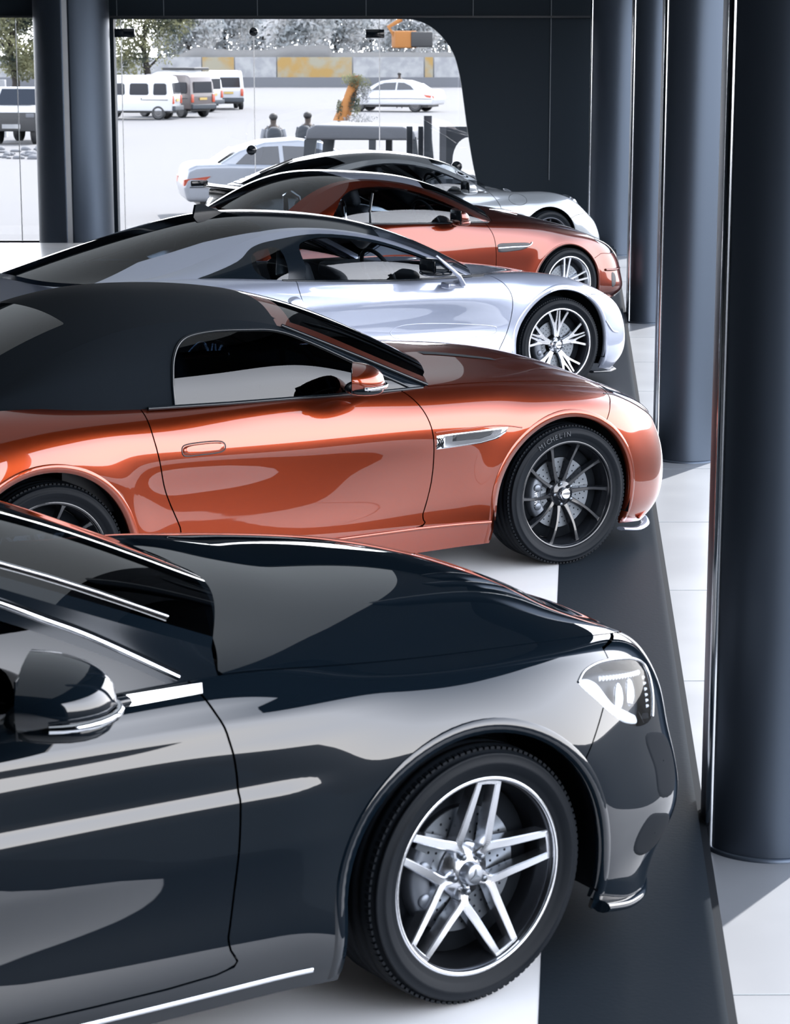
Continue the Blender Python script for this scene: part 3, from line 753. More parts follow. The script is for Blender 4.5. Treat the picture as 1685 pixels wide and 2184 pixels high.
    # bonnet vents
    for sd in (-1, 1):
        mb = MB(); G = []
        for t in np.linspace(0, 1, 12):
            x = -.42 + .34 * t; y = sd * (.27 + .14 * t); G.append([(x, y - sd * .03 * (1 - t * .3), .985 - .012 * t * 4 - .0), (x, y + sd * .03 * (1 - t * .3), .972 - .012 * t * 4)])
        o = []
        for row in G:
            q = []
            for p in row:
                hh = bv.ray_cast(Vector((p[0], -abs(p[1]), 3)), Vector((0, 0, -1)))
                q.append(Vector((p[0], p[1], (hh[0].z if hh[0] is not None else p[2]) + .003)))
            o.append(q)
        mb.grid(o); mb.build('bonnet_vent', 'satin_black', root)
    # greenhouse
    Rl = [(-.72, -.775, .915), (-1.05, -.70, 1.065), (-1.42, -.635, 1.225), (-1.80, -.60, 1.275), (-2.2, -.60, 1.255), (-2.6, -.63, 1.14), (-2.95, -.66, .985)]
    Ql = [(-.53, -.42, .975), (-.95, -.40, 1.165), (-1.36, -.37, 1.305), (-1.78, -.34, 1.355), (-2.2, -.34, 1.335), (-2.66, -.36, 1.20), (-3.05, -.38, 1.01)]
    Cl = [(-.46, 0, .985), (-.90, 0, 1.20), (-1.34, 0, 1.335), (-1.78, 0, 1.38), (-2.2, 0, 1.362), (-2.68, 0, 1.22), (-3.10, 0, 1.02)]
    Bl = [(-.72, -.785, .905), (-1.05, -.82, .91), (-1.42, -.83, .92), (-1.80, -.83, .925), (-2.2, -.825, .935), (-2.6, -.80, .965), (-2.95, -.70, .975)]
    Ml = [(-0.72, -0.782, 0.91), (-1.05, -0.794, 0.985), (-1.42, -0.772, 1.08), (-1.8, -0.757, 1.11), (-2.2, -0.757, 1.11), (-2.6, -0.757, 1.07), (-2.95, -0.69, 0.985)]
    top, wall = gh_surfs(Rl, Ql, Cl, Bl, Ml)
    top.region(R_par(-1, 2.05, -1, .30), 4)                                      # pillar strip
    top.region(R_par(-1, 1.82, .30, 3), 1, only=(0,))                                # windscreen
    top.region(R_par(1.82, 2.05, .30, 3), 3, only=(0,))                              # header
    top.region(R_par(4.4, 5.9, .75, 3), 2, gap=.0, only=(0,))                    # rear window
    top.export(0, 'soft_top', 'soft_top_cloth', root, both=True)
    top.export(1, 'windscreen', 'dark_glass', root, both=True, flange=0)
    pair(top, 4, 'screen_pillar', 'orange_paint', root, .02)
    top.export(3, 'screen_header', 'orange_paint', root, both=True)
    top.export(2, 'rear_window', 'dark_glass', root, both=True, flange=0)
    win = [(-.80, .905), (-1.04, 1.02), (-1.30, 1.15), (-1.45, 1.208), (-1.60, 1.222), (-1.80, 1.225), (-1.93, 1.205), (-2.01, 1.14), (-2.045, 1.04), (-2.06, .93), (-2.06, .87), (-1.4, .85), (-.80, .85)]
    wall.region(R_poly(win, smooth=3, corner=False), 1)
    wall.region(R_par(-1, 1.97, -1, 3), 2, only=(0,))
    pair(wall, 1, 'side_window', 'dark_glass', root, 0)
    pair(wall, 2, 'window_frame', 'gloss_black', root)
    pair(wall, 0, 'soft_top_side', 'soft_top_cloth', root)
    wb_ = wall.bvh()
    surf_line(root, wb_, 'window_seal', [(-.80, .905), (-1.04, 1.022), (-1.30, 1.152), (-1.45, 1.21), (-1.60, 1.226), (-1.80, 1.23), (-1.94, 1.208), (-2.02, 1.14), (-2.055, 1.04), (-2.065, .93)], .007, 'gloss_black', off=.002)
    MB().tube([(-.76, -.80, .912), (-1.05, -.832, .918), (-1.42, -.842, .928), (-1.80, -.842, .934), (-2.2, -.838, .945)], .009, 8).build('belt_seal', 'gloss_black', root)
    MB().tube([(x, y - .006, z + .006) for x, y, z in Rl[:3]], .008, 8).build('pillar_trim', 'gloss_black', root)
    # cabin
    cb = MB(); cb.box((-1.65, 0, .55), (1.15, .78, .04)); cb.box((-2.72, 0, .78), (.06, .72, .22)); cb.box((-.66, 0, .74), (.12, .72, .15), bev=.04)
    for sd in (-1, 1): cb.box((-1.6, sd * .80, .70), (1.0, .015, .19))
    cb.build('cabin_tub', 'satin_black', root)
    MB().box((-.82, 0, .86), (.17, .70, .07), bev=.05).build('dashboard', 'seat_leather', root)
    steering_wheel(root, (-1.12, -.36, .93)); seat(root, -1.75, -.38, .42); seat(root, -1.75, .38, .42)
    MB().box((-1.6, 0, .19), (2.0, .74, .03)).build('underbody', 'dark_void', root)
    mirror_geo(root, (-1.215, -.985, 1.015), (.145, .125, .068), 'orange_paint', yaw=-33, strip_m='chrome', stalk_to=(-1.08, -.86, .94))
    w = make_wheel(root, .344, .262, .26, 'jag', 'black_alloy', 'black_alloy', seed=74)
    place_wheels(root, w, .925, 2.71, .344, steer=-3)
    # raised lettering on the near front tyre wall
    R0 = .300; txt = 'MICHELIN'; ang0, ang1 = 124, 92
    me_all = MB()
    for k, ch in enumerate(txt):
        cu = bpy.data.curves.new('tyre_letter', 'FONT'); cu.body = ch; cu.size = .034; cu.extrude = .0012; cu.align_x = 'CENTER'; cu.align_y = 'CENTER'
        ob = bpy.data.objects.new('tyre_letter', cu); me = ob.to_mesh()
        a = R(ang0 + (ang1 - ang0) * k / (len(txt) - 1))
        M_ = Matrix.Translation((R0 * math.cos(a), -.0165, R0 * math.sin(a))) @ Matrix.Rotation(-(a - math.pi / 2), 4, 'Y') @ Matrix.Rotation(math.pi / 2, 4, 'X')
        me_all.add([M_ @ v.co for v in me.vertices], [tuple(p.vertices) for p in me.polygons], False)
        ob.to_mesh_clear(); bpy.data.objects.remove(ob)
    front = [c for c in root.children if c.name.startswith('wheel') and abs(c.location.x) < .01 and c.location.y < 0 and c.name.split('.')[0] == 'wheel'][0]
    me_all.build('tire_lettering', 'rubber_letters', front)
    cal = [c for c in front.children if c.name.startswith('brake_caliper')][0]; cu = bpy.data.curves.new('caliper_text', 'FONT'); cu.body = 'JAGUAR'; cu.size = .024; cu.extrude = .0006; cu.align_x = 'CENTER'; cu.align_y = 'CENTER'
    ob = bpy.data.objects.new('caliper_text', cu); me = ob.to_mesh(); a = R(183); mb = MB()
    M_ = Matrix.Translation((.150 * math.cos(a), .0485, .150 * math.sin(a))) @ Matrix.Rotation(R(-90), 4, 'Y') @ Matrix.Rotation(math.pi / 2, 4, 'X')
    mb.add([M_ @ v.co for v in me.vertices], [tuple(p.vertices) for p in me.polygons], False); ob.to_mesh_clear(); bpy.data.objects.remove(ob); o = mb.build('caliper_lettering', 'white_plastic', front)
    return root
build_jag()
# ---------------------------------------------------------------- black coupe in the foreground
def build_merc():
    root = car_root('car', .216, 5.68, 32, .93, 'glossy black coupe in the foreground with silver twin five-spoke wheels', 'car')
    XC = -.01
    P = table('''
X -3.95 -3.85 -3.5 -2.95 -2.2 -1.45 -.80 -.43 0 .38 .66 .90 1.0
z .22 .20 .18 .17 .155 .15 .15 .15 .15 .17 .10 .10 .10
y 0 .7 .86 .90 .90 .90 .90 .90 .90 .89 .77 .47 0
n .67 .88 .97
z .30 .30 .29 .28 .26 .25 .25 .25 .25 .26 .22 .20 .20
y 0 .75 .90 .945 .94 .935 .935 .94 .95 .93 .79 .5 0
n .68 .91 1.00
z .45 .45 .44 .43 .42 .42 .42 .42 .42 .40 .37 .35 .35
y 0 .78 .92 .95 .935 .915 .92 .935 .955 .94 .81 .53 0
n .735 .95 1.03
z .60 .60 .60 .60 .60 .60 .60 .60 .59 .57 .56 .53 .52
y 0 .80 .93 .955 .92 .91 .912 .93 .955 .94 .78 .51 0
n .725 .93 1.01
z .76 .76 .77 .77 .76 .74 .74 .745 .745 .725 .69 .645 .63
y 0 .80 .92 .945 .917 .908 .911 .928 .945 .91 .745 .48 0
n .725 .915 .99
z .88 .88 .89 .89 .875 .872 .875 .875 .87 .85 .79 .735 .72
y 0 .74 .86 .90 .905 .900 .901 .892 .875 .84 .70 .45 0
n .705 .885 .96
z .97 .97 .98 .98 .97 .962 .975 .945 .915 .895 .852 .79 .775
y 0 .62 .74 .78 .84 .85 .825 .80 .775 .745 .64 .40 0
t -3.95 -3.85 -3.5 -2.95 -2.2 -1.45 -.71 -.38 0 .36 .66 .84 .91
z .99 .99 1.0 1.0 .98 .98 1.035 1.02 .985 .945 .88 .805 .79
y 0 .5 .6 .62 .65 .65 .60 .58 .55 .51 .42 .25 0
t -3.95 -3.85 -3.5 -2.95 -2.2 -1.40 -.61 -.30 .05 .37 .62 .78 .86
z 1.0 1.0 1.01 1.01 .99 .99 1.08 1.065 1.03 .98 .90 .82 .80
y 0 .25 .3 .31 .32 .32 .31 .30 .28 .26 .21 .13 0
t -3.95 -3.85 -3.5 -2.95 -2.2 -1.35 -.50 -.22 .10 .38 .62 .76 .83
z 1.0 1.0 1.01 1.01 .99 .99 1.09 1.075 1.04 .99 .905 .825 .805
y 0 0 0 0 0 0 0 0 0 0 0 0 0
t -3.95 -3.85 -3.5 -2.95 -2.2 -1.33 -.46 -.20 .12 .39 .62 .75 .82
''')
    V, su, sv = surf(P, 250, 96, m0=True, m1=True)
    V = flare(V, XC, .35, .42, .010, .10); V = flare(V, -2.945, .35, .42, .010, .10)
    # pressed lines along the flank: small ledges that fade out over the front wheel
    X_, Z_ = V[..., 0], V[..., 2]; out_ = (V[..., 1] < -.6)
    def ledge(z0, w, h, x0, x1):
        t = np.clip((z0 + w / 2 - Z_) / w, 0, 1); t = t * t * (3 - 2 * t); f = np.clip((x0 - X_) / (x0 - x1), 0, 1); f = f * f * (3 - 2 * f)
        V[..., 1] -= h * t * f * out_ * np.clip((Z_ - .25) / .3, 0, 1)
    ledge(.888, .030, .008, -.20, -.60); ledge(.822, .026, .006, -.20, -.60); ledge(.700, .036, .012, -.38, -.60)
    sh = Shell(V, su, sv)
    sh.region(R_arch(XC, .345, .405), None)
    sh.region(R_arch(-2.945, .35, .405), None)
    sh.region(R_par(2.6, 6.0, 6.0, 9.1), None)
    door = [(-2.35, .99), (-2.36, .8), (-2.33, .6), (-2.25, .35), (-2.2, .245), (-1.5, .245), (-.775, .25), (-.74, .339), (-.71, .529), (-.70, .695), (-.712, .816), (-.736, .90), (-.80, 1.0), (-.9, 1.06), (-1.6, 1.08), (-2.3, 1.08)]
    sh.region(R_poly(door, smooth=4, svr=(0, 6.02)), 1, gap=.006)
    sh.region(R_par(6.0, 13, 6.0, 9.2), 2, gap=.005, only=(0,))
    lamp = [(.358, .812), (.40, .830), (.48, .833), (.59, .816), (.67, .792), (.712, .762), (.708, .71), (.675, .645), (.60, .642), (.53, .665), (.47, .703), (.415, .752), (.375, .788)]
    sh.region(R_poly(lamp, smooth=5, svr=(0, 5.99)), 4, only=(0,))
    bump_ = [(.30, .60), (.44, .745), (.50, .73), (.52, .86), (1.5, .86), (1.5, -.1), (.1, -.1), (.1, .50)]
    sh.region(R_poly(bump_, corner=True, ymax=.001, svr=(0, 6.001)), 3, gap=.005, only=(0,))
    bv = sh.bvh()
    sh.export(0, 'body_shell', 'black_paint', root, both=True)
    pair(sh, 1, 'door', 'black_paint', root)
    sh.export(2, 'bonnet', 'black_paint', root, both=True)
    sh.export(3, 'front_bumper', 'black_paint', root, both=True)
    hl = sh.export(4, 'headlight', 'lamp_glass', root, flange=.03); hl2 = sh.export(4, 'headlight', 'lamp_glass', root, side=-1, flange=.03)
    arch_lip(root, bv, XC, .345, .405, 'black_paint'); arch_lip(root, bv, -2.945, .35, .405, 'black_paint')
    wheelhouse(root, XC, .345, .405, .935); wheelhouse(root, -2.945, .35, .405, .935)
    # inside the near headlamp
    surf_patch(hl, bv, 'lamp_bowl', [(.37, .812), (.48, .825), (.66, .785), (.70, .755), (.665, .655), (.60, .652), (.53, .675), (.44, .742)], 'satin_black', off=-.035)
    surf_patch(hl, bv, 'daytime_lamp', [(.368, .812), (.40, .815), (.434, .800), (.484, .735), (.55, .688), (.60, .668), (.60, .650), (.54, .668), (.48, .703), (.42, .752), (.38, .792)], 'white_plastic', off=-.008)
    for q in ((.535, .740), (.60, .735)):
        surf_patch(hl, bv, 'lamp_projector', [(q[0] + .022 * math.cos(a) + .01 * math.sin(a), q[1] + .036 * math.sin(a)) for a in np.linspace(0, 2 * math.pi, 10)[:-1]], 'chrome', off=-.012)
    for k in range(14):
        x = .455 + .016 * k; z = .802 - .0028 * k; surf_patch(hl, bv, 'lamp_diode', [(x, z - .006), (x + .008, z - .006), (x + .011, z + .006), (x + .003, z + .006)], 'white_plastic', off=-.004, corner=True, n=3)
    for k in range(6):
        z = .742 - .014 * k; x = .688 - .004 * k; surf_patch(hl, bv, 'lamp_diode', [(x, z), (x + .007, z), (x + .007, z + .008), (x, z + .008)], 'white_plastic', off=-.004, corner=True, n=3)
    surf_line(hl, bv, 'lamp_rim', [(.358, .812), (.40, .832), (.48, .836), (.59, .819), (.67, .795), (.714, .764), (.710, .71), (.677, .645)], .004, 'chrome', off=.001)
    # bumper corner: chin blade and air intake
    MB().tube(cpath([(.42, -.915, .175), (.56, -.84, .135), (.69, -.73, .115), (.83, -.50, .105), (.93, 0, .10), (.83, .50, .105), (.69, .73, .115), (.56, .84, .135), (.42, .915, .175)]), .028, 10, flat=.6).build('front_splitter', 'black_paint', root)
    surf_line(root, bv, 'sill_strip', [(-2.3, .215), (-1.5, .205), (-.93, .20), (-.50, .205)], .009, 'chrome', off=-.003)
    surf_patch(root, bv, 'bumper_intake', [(.61, .615), (.70, .60), (.78, .555), (.81, .48), (.775, .40), (.665, .42), (.65, .51)], 'dark_void', off=.002)
    surf_patch(root, bv, 'bumper_intake', [(.61, .395), (.55, .355), (.535, .305), (.60, .265), (.70, .262), (.765, .30), (.745, .35), (.68, .38)], 'dark_void', off=.002)
    # greenhouse
    Rl = [(-.67, -.735, 1.02), (-1.08, -.735, 1.185), (-1.45, -.68, 1.32), (-1.9, -.62, 1.385), (-2.4, -.60, 1.38), (-2.9, -.62, 1.25), (-3.35, -.68, 1.01)]
    Ql = [(-.50, -.40, 1.085), (-.92, -.38, 1.26), (-1.36, -.36, 1.385), (-1.9, -.34, 1.45), (-2.4, -.33, 1.43), (-2.95, -.35, 1.28), (-3.45, -.4, 1.03)]
    Cl = [(-.46, 0, 1.09), (-.88, 0, 1.27), (-1.34, 0, 1.40), (-1.9, 0, 1.465), (-2.4, 0, 1.445), (-2.96, 0, 1.29), (-3.48, 0, 1.04)]
    Bl = [(-.70, -.83, .965), (-1.08, -.845, .965), (-1.45, -.85, .967), (-1.9, -.85, .972), (-2.4, -.83, .975), (-2.9, -.80, .98), (-3.35, -.72, 1.0)]
    Ml = [(-.69, -.79, .995), (-1.08, -.80, 1.075), (-1.45, -.79, 1.15), (-1.9, -.765, 1.19), (-2.4, -.75, 1.19), (-2.9, -.735, 1.13), (-3.35, -.70, 1.005)]
    top, wall = gh_surfs(Rl, Ql, Cl, Bl, Ml)
    top.region(R_par(-1, 7, -1, .16), 4)
    top.region(R_par(-1, 1.95, .16, 3), 1, only=(0,)); top.region(R_par(4.2, 7, .16, 3), 2, only=(0,))
    top.export(0, 'roof', 'gloss_black', root, both=True); top.export(1, 'windscreen', 'dark_glass', root, both=True, flange=0)
    top.export(2, 'rear_window', 'dark_glass', root, both=True, flange=0); pair(top, 4, 'roof_pillar', 'black_paint', root, .02)
    win = [(-.86, .99), (-1.05, 1.09), (-1.3, 1.20), (-1.6, 1.30), (-1.9, 1.33), (-2.4, 1.32), (-2.8, 1.22), (-3.0, 1.10), (-3.05, 1.0), (-2.9, .96), (-2.0, .95), (-1.2, .95), (-.86, .955)]
    wall.region(R_poly(win, smooth=3), 1)
    pair(wall, 0, 'window_frame', 'gloss_black', root)
    pair(wall, 1, 'side_window', 'dark_glass', root, 0)
    surf_line(root, wall.bvh(), 'pillar_trim', [(-.80, .985), (-1.0, 1.10), (-1.11, 1.155), (-1.27, 1.23), (-1.5, 1.31), (-1.8, 1.355)], .023, 'chrome', off=-.012, flat=.6)
    # bright window surround in front of the mirror
    MB().grid([[(-.76, -.858, .975), (-.76, -.862, .950)], [(-.95, -.866, .978), (-.95, -.87, .950)], [(-1.3, -.868, .980), (-1.3, -.872, .966)], [(-2.2, -.862, .985), (-2.2, -.866, .972)]]).build('belt_trim', 'chrome', root)
    cb = MB(); cb.box((-1.65, 0, .55), (1.15, .78, .04)); cb.box((-2.9, 0, .78), (.06, .72, .22)); cb.box((-.70, 0, .78), (.12, .72, .18), bev=.04)
    for sd in (-1, 1): cb.box((-1.6, sd * .81, .74), (1.0, .015, .2))
    cb.build('cabin_tub', 'satin_black', root)
    MB().box((-.88, 0, .90), (.2, .72, .08), bev=.06).build('dashboard', 'seat_leather', root)
    steering_wheel(root, (-1.2, -.38, .97)); seat(root, -1.85, -.4, .45); seat(root, -1.85, .4, .45)
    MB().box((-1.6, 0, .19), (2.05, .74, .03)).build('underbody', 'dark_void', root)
    tb = top.bvh()
    def on_top(x, y, off=.012):
        h_ = tb.ray_cast(Vector((x, -abs(y), 3)), Vector((0, 0, -1))); return Vector((x, y, (h_[0].z if h_[0] is not None else 1.1) + off))
    MB().tube([on_top(x, y, .004) for x, y in ((-.75, -.655), (-.93, -.635), (-1.05, -.62), (-1.17, -.605), (-1.35, -.585))], .010, 8, flat=.5).build('pillar_highlight', 'chrome', root)  # bright strip added in place of a highlight along the pillar
    mirror_geo(root, (-1.24, -1.05, 1.065), (.20, .15, .085), 'black_paint', yaw=-33, strip_m='chrome', stalk_to=(-.98, -.88, .97))
    w = make_wheel(root, .352, .268, .26, 'merc', 'machined_alloy', 'machined_alloy', seed=7.6)
    for a in (0, 120, 240):
        mb = MB(); mb.add([rot2((0, .021), R(a)), rot2((-.0035, .002), R(a)), rot2((.0035, .002), R(a))] and [(rot2(p, R(a))[0], .010, rot2(p, R(a))[1]) for p in ((0, .023), (-.004, .0), (.004, .0))], [(0, 1, 2)], False)
        mb.build('star_emblem', 'trim_grey', [c for c in w.children if c.name.startswith('hub_cap')][0])
    place_wheels(root, w, .935, 2.945, .352, steer=4)
    return root
build_merc()
# ---------------------------------------------------------------- silver hybrid sports coupe
def build_i8():
    root = car_root('car', 1.184, 16.32, 33, .93, 'pale silver low coupe with black window band, between the two orange cars', 'car')
    P = table('''
X -3.78 -3.68 -3.36 -2.8 -2.2 -1.5 -.85 -.43 0 .38 .58 .76 .82
z .25 .22 .20 .19 .17 .16 .16 .16 .15 .15 .10 .10 .10
y 0 .62 .80 .87 .875 .875 .875 .87 .87 .86 .74 .42 0
n .60 .78 .86
z .32 .32 .30 .29 .28 .28 .28 .27 .26 .25 .22 .20 .20
y 0 .72 .90 .95 .94 .93 .93 .93 .93 .92 .80 .46 0
n .66 .84 .92
z .46 .46 .46 .45 .44 .43 .42 .42 .42 .40 .36 .34 .34
y 0 .76 .94 .97 .93 .90 .90 .925 .955 .935 .82 .48 0
n .67 .85 .93
z .60 .60 .62 .62 .61 .60 .60 .60 .57 .52 .47 .45 .44
y 0 .78 .95 .975 .925 .89 .895 .93 .955 .935 .81 .47 0
n .66 .84 .92
z .75 .75 .77 .78 .76 .745 .73 .735 .725 .655 .57 .53 .52
y 0 .76 .93 .965 .945 .925 .92 .93 .945 .92 .78 .45 0
n .64 .81 .89
z .88 .88 .90 .92 .87 .84 .82 .82 .795 .72 .63 .58 .57
y 0 .72 .88 .92 .905 .90 .895 .89 .88 .84 .71 .40 0
n .61 .76 .84
z .94 .94 .96 .97 .93 .885 .865 .865 .835 .755 .67 .62 .61
y 0 .60 .74 .80 .84 .86 .83 .80 .76 .70 .60 .33 0
t -3.78 -3.68 -3.36 -2.8 -2.2 -1.5 -.70 -.36 .02 .36 .55 .70 .77
z .93 .93 .96 .97 .94 .90 .86 .86 .835 .765 .685 .64 .62
y 0 .4 .5 .54 .56 .56 .58 .55 .51 .46 .38 .22 0
t -3.78 -3.68 -3.36 -2.8 -2.2 -1.5 -.62 -.32 .03 .35 .52 .66 .72
z .93 .93 .96 .97 .95 .91 .885 .87 .835 .77 .695 .65 .63
y 0 .2 .25 .27 .28 .28 .28 .27 .25 .22 .18 .11 0
t -3.78 -3.68 -3.36 -2.8 -2.2 -1.5 -.52 -.26 .05 .35 .50 .62 .67
z .93 .93 .96 .97 .95 .91 .89 .875 .84 .775 .70 .655 .635
y 0 0 0 0 0 0 0 0 0 0 0 0 0
t -3.78 -3.68 -3.36 -2.8 -2.2 -1.5 -.50 -.24 .06 .35 .50 .60 .65
''')
    V, su, sv = surf(P, 200, 80, m0=True, m1=True)
    V = flare(V, 0, .34, .42, .010, .10); V = flare(V, -2.8, .34, .42, .012, .10)
    # scooped door flank behind the front wheel
    q = np.exp(-((V[..., 0] + 1.0) / .42) ** 2 - ((V[..., 2] - .505) / .045) ** 2) * (V[..., 1] < -.6); V[..., 1] += .012 * q
    sh = Shell(V, su, sv)
    sh.region(R_arch(0, .345, .405), None); sh.region(R_arch(-2.8, .345, .41), None)
    sh.region(R_par(2.2, 6.0, 6.0, 9.1), None)
    door = [(-2.13, .96), (-2.15, .80), (-2.09, .69), (-1.99, .60), (-1.86, .45), (-1.78, .29), (-1.3, .28), (-.60, .28), (-.535, .353), (-.455, .497), (-.425, .694), (-.479, .82), (-.60, .90), (-.681, .98), (-1.3, 1.0), (-1.9, 1.0)]
    sh.region(R_poly(door, smooth=4, svr=(0, 6.3)), 1, gap=.006)
    strp = [(-2.165, .80), (-2.12, .79), (-2.06, .70), (-1.96, .60), (-1.83, .44), (-1.76, .28), (-1.95, .28), (-2.02, .45), (-2.10, .62), (-2.16, .72)]
    sh.region(R_poly(strp, smooth=4, svr=(0, 6)), 4, only=(0,))
    sh.region(R_par(6.02, 13, 6.0, 9.2), 2, gap=.004, only=(0,))
    bump_ = [(.16, .60), (.22, .705), (.36, .69), (.50, .68), (.56, .70), (1.5, .70), (1.5, -.1), (.1, -.1), (.1, .5)]
    sh.region(R_poly(bump_, corner=True, ymax=.001, svr=(0, 6.001)), 3, gap=.004, only=(0,))
    bv = sh.bvh()
    sh.export(0, 'body_shell', 'silver_paint', root, both=True); pair(sh, 1, 'door', 'silver_paint', root)
    sh.export(2, 'bonnet', 'silver_paint', root, both=True); sh.export(3, 'front_bumper', 'silver_paint', root, both=True)
    pair(sh, 4, 'door_air_duct', 'gloss_black', root)
    arch_lip(root, bv, 0, .345, .405, 'silver_paint'); arch_lip(root, bv, -2.8, .345, .41, 'silver_paint')
    wheelhouse(root, 0, .345, .405, .935); wheelhouse(root, -2.8, .345, .41, .935)
    surf_line(root, bv, 'door_recess_edge', [(-1.42, .53), (-1.36, .565), (-1.2, .575), (-.88, .555), (-.60, .525), (-.55, .50), (-.60, .462), (-.956, .45), (-1.345, .482), (-1.42, .53)], .0035, 'silver_paint', off=-.001)
    surf_patch(root, bv, 'air_scoop', [(-2.26, .80), (-2.20, .83), (-2.15, .80), (-2.12, .72), (-2.05, .63), (-1.98, .56), (-2.06, .60), (-2.16, .70)], 'silver_paint', off=.014)
    surf_line(root, bv, 'bumper_crease', [(.40, .50), (.48, .42), (.55, .40)], .006, 'silver_paint', off=.003)
    MB().tube([(.34, -.86, .12), (.55, -.79, .10), (.70, -.66, .09), (.82, -.40, .09), (.87, 0, .09), (.82, .4, .09), (.70, .66, .09), (.55, .79, .10), (.34, .86, .12)], .025, 8, flat=.4).build('front_splitter', 'satin_black', root)
    Rl = [(-.68, -.78, .875), (-1.08, -.705, 1.055), (-1.45, -.66, 1.175), (-1.85, -.63, 1.232), (-2.25, -.625, 1.215), (-2.6, -.64, 1.115), (-3.0, -.68, 1.005), (-3.42, -.70, .955)]
    Ql = [(-.50, -.42, .915), (-.95, -.40, 1.115), (-1.40, -.37, 1.25), (-1.85, -.36, 1.30), (-2.28, -.36, 1.30), (-2.70, -.37, 1.225), (-3.2, -.39, 1.10), (-3.72, -.40, .965)]
    Cl = [(-.46, 0, .925), (-.92, 0, 1.135), (-1.38, 0, 1.27), (-1.85, 0, 1.325), (-2.28, 0, 1.325), (-2.72, 0, 1.255), (-3.25, 0, 1.13), (-3.80, 0, .98)]
    Bl = [(-.68, -.80, .868), (-1.08, -.84, .87), (-1.45, -.855, .88), (-1.85, -.855, .90), (-2.25, -.845, .925), (-2.6, -.83, .94), (-3.0, -.79, .955), (-3.42, -.72, .95)]
    Ml = [(-0.68, -0.79, 0.873), (-1.08, -0.807, 0.96), (-1.45, -0.797, 1.03), (-1.85, -0.782, 1.07), (-2.25, -0.772, 1.075), (-2.6, -0.767, 1.03), (-3.0, -0.757, 0.985), (-3.42, -0.715, 0.955)]
    top, wall = gh_surfs(Rl, Ql, Cl, Bl, Ml, 150)
    def rail_band(co, su, sv):
        w = np.interp(su, [0, 1, 2.5, 4, 5, 6, 7], [.10, .10, .11, .20, .50, .62, .30]); return (sv - w) * .3
    top.region(rail_band, 4)
    top.region(R_par(-1, 1.75, -.1, 3), 1, only=(0,)); top.region(R_par(3.9, 7.2, .3, 3), 2, only=(0,))
    pair(top, 4, 'roof_rail', 'silver_paint', root, .02); top.export(0, 'roof', 'gloss_black', root, both=True)
    top.export(1, 'windscreen', 'car_glass', root, both=True, flange=0); top.export(2, 'rear_window', 'dark_glass', root, both=True, flange=0)
    # silver upper rail and buttress on the side, black band round the windows
    butt = [(-3.44, .99), (-3.03, .95), (-2.81, .982), (-2.53, 1.062), (-2.38, 1.145), (-2.19, 1.185), (-1.85, 1.208), (-1.45, 1.155), (-1.08, 1.038), (-.80, .91), (-.66, .86), (-.60, .95), (-1.0, 1.2), (-1.8, 1.4), (-2.4, 1.4), (-3.1, 1.2)]
    wall.region(R_poly(butt, smooth=4), 2)
    win = [(-2.02, .905), (-2.045, 1.0), (-2.055, 1.12), (-2.0, 1.165), (-1.80, 1.185), (-1.45, 1.135), (-1.08, 1.02), (-.82, .90), (-.74, .868), (-1.4, .878)]
    wall.region(R_poly(win, smooth=3), 1, only=(0,))
    qw = [(-2.42, 1.09), (-2.33, 1.13), (-2.20, 1.125), (-2.20, .935), (-2.33, .935), (-2.43, 1.0)]
    wall.region(R_poly(qw, smooth=4), 3, only=(0,))
    pair(wall, 0, 'window_surround', 'gloss_black', root); pair(wall, 2, 'roof_buttress', 'silver_paint', root, .02)
    pair(wall, 1, 'side_window', 'car_glass', root, 0); pair(wall, 3, 'quarter_window', 'car_glass', root, 0)
    MB().tube([(-.70, -.82, .872), (-1.08, -.85, .876), (-1.45, -.862, .886), (-1.85, -.862, .905), (-2.25, -.852, .93)], .008, 8).build('belt_seal', 'gloss_black', root)
    f_ = MB(); f_.prism([(-2.20, 1.315), (-2.46, 1.30), (-2.44, 1.385), (-2.39, 1.39)], 'y', -.014, .014); f_.build('roof_aerial', 'gloss_black', root)
    cb = MB(); cb.box((-1.65, 0, .50), (1.15, .76, .04)); cb.box((-.70, 0, .70), (.12, .72, .12), bev=.04)
    for sd in (-1, 1): cb.box((-1.6, sd * .81, .68), (1.0, .015, .2))
    cb.build('cabin_tub', 'satin_black', root)
    MB().box((-.86, 0, .82), (.2, .70, .06), bev=.05).build('dashboard', 'seat_leather', root)
    steering_wheel(root, (-1.18, -.36, .88)); seat(root, -1.75, -.38, .36, h=.55); seat(root, -1.75, .38, .36, h=.55)
    for sd in (-1, 1): MB().tube([(-2.16, sd * .70, .95), (-2.12, sd * .63, 1.10), (-2.05, sd * .55, 1.18)], [.045, .04, .03], 10, flat=.5).build('cabin_pillar', 'trim_grey', root)
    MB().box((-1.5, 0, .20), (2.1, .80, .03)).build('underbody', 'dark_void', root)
    h = mirror_geo(root, (-1.16, -1.02, .975), (.17, .125, .062), 'gloss_black', yaw=-6)
    MB().tube([(-1.19, -1.10, 1.06), (-1.13, -1.13, 1.0), (-1.02, -1.12, .92), (-.93, -1.04, .86), (-.90, -.93, .835)], [.018, .026, .028, .03, .035], 12, flat=.5).build('mirror_arm', 'silver_paint', h)
    MB().box((-.95, -.95, .835), (.07, .05, .022), bev=.012).build('mirror_foot', 'silver_paint', h)
    w = make_wheel(root, .344, .266, .22, 'i8', 'machined_alloy', 'machined_alloy', seed=88)
    place_wheels(root, w, .925, 2.80, .344, steer=-3)
    return root
build_i8()
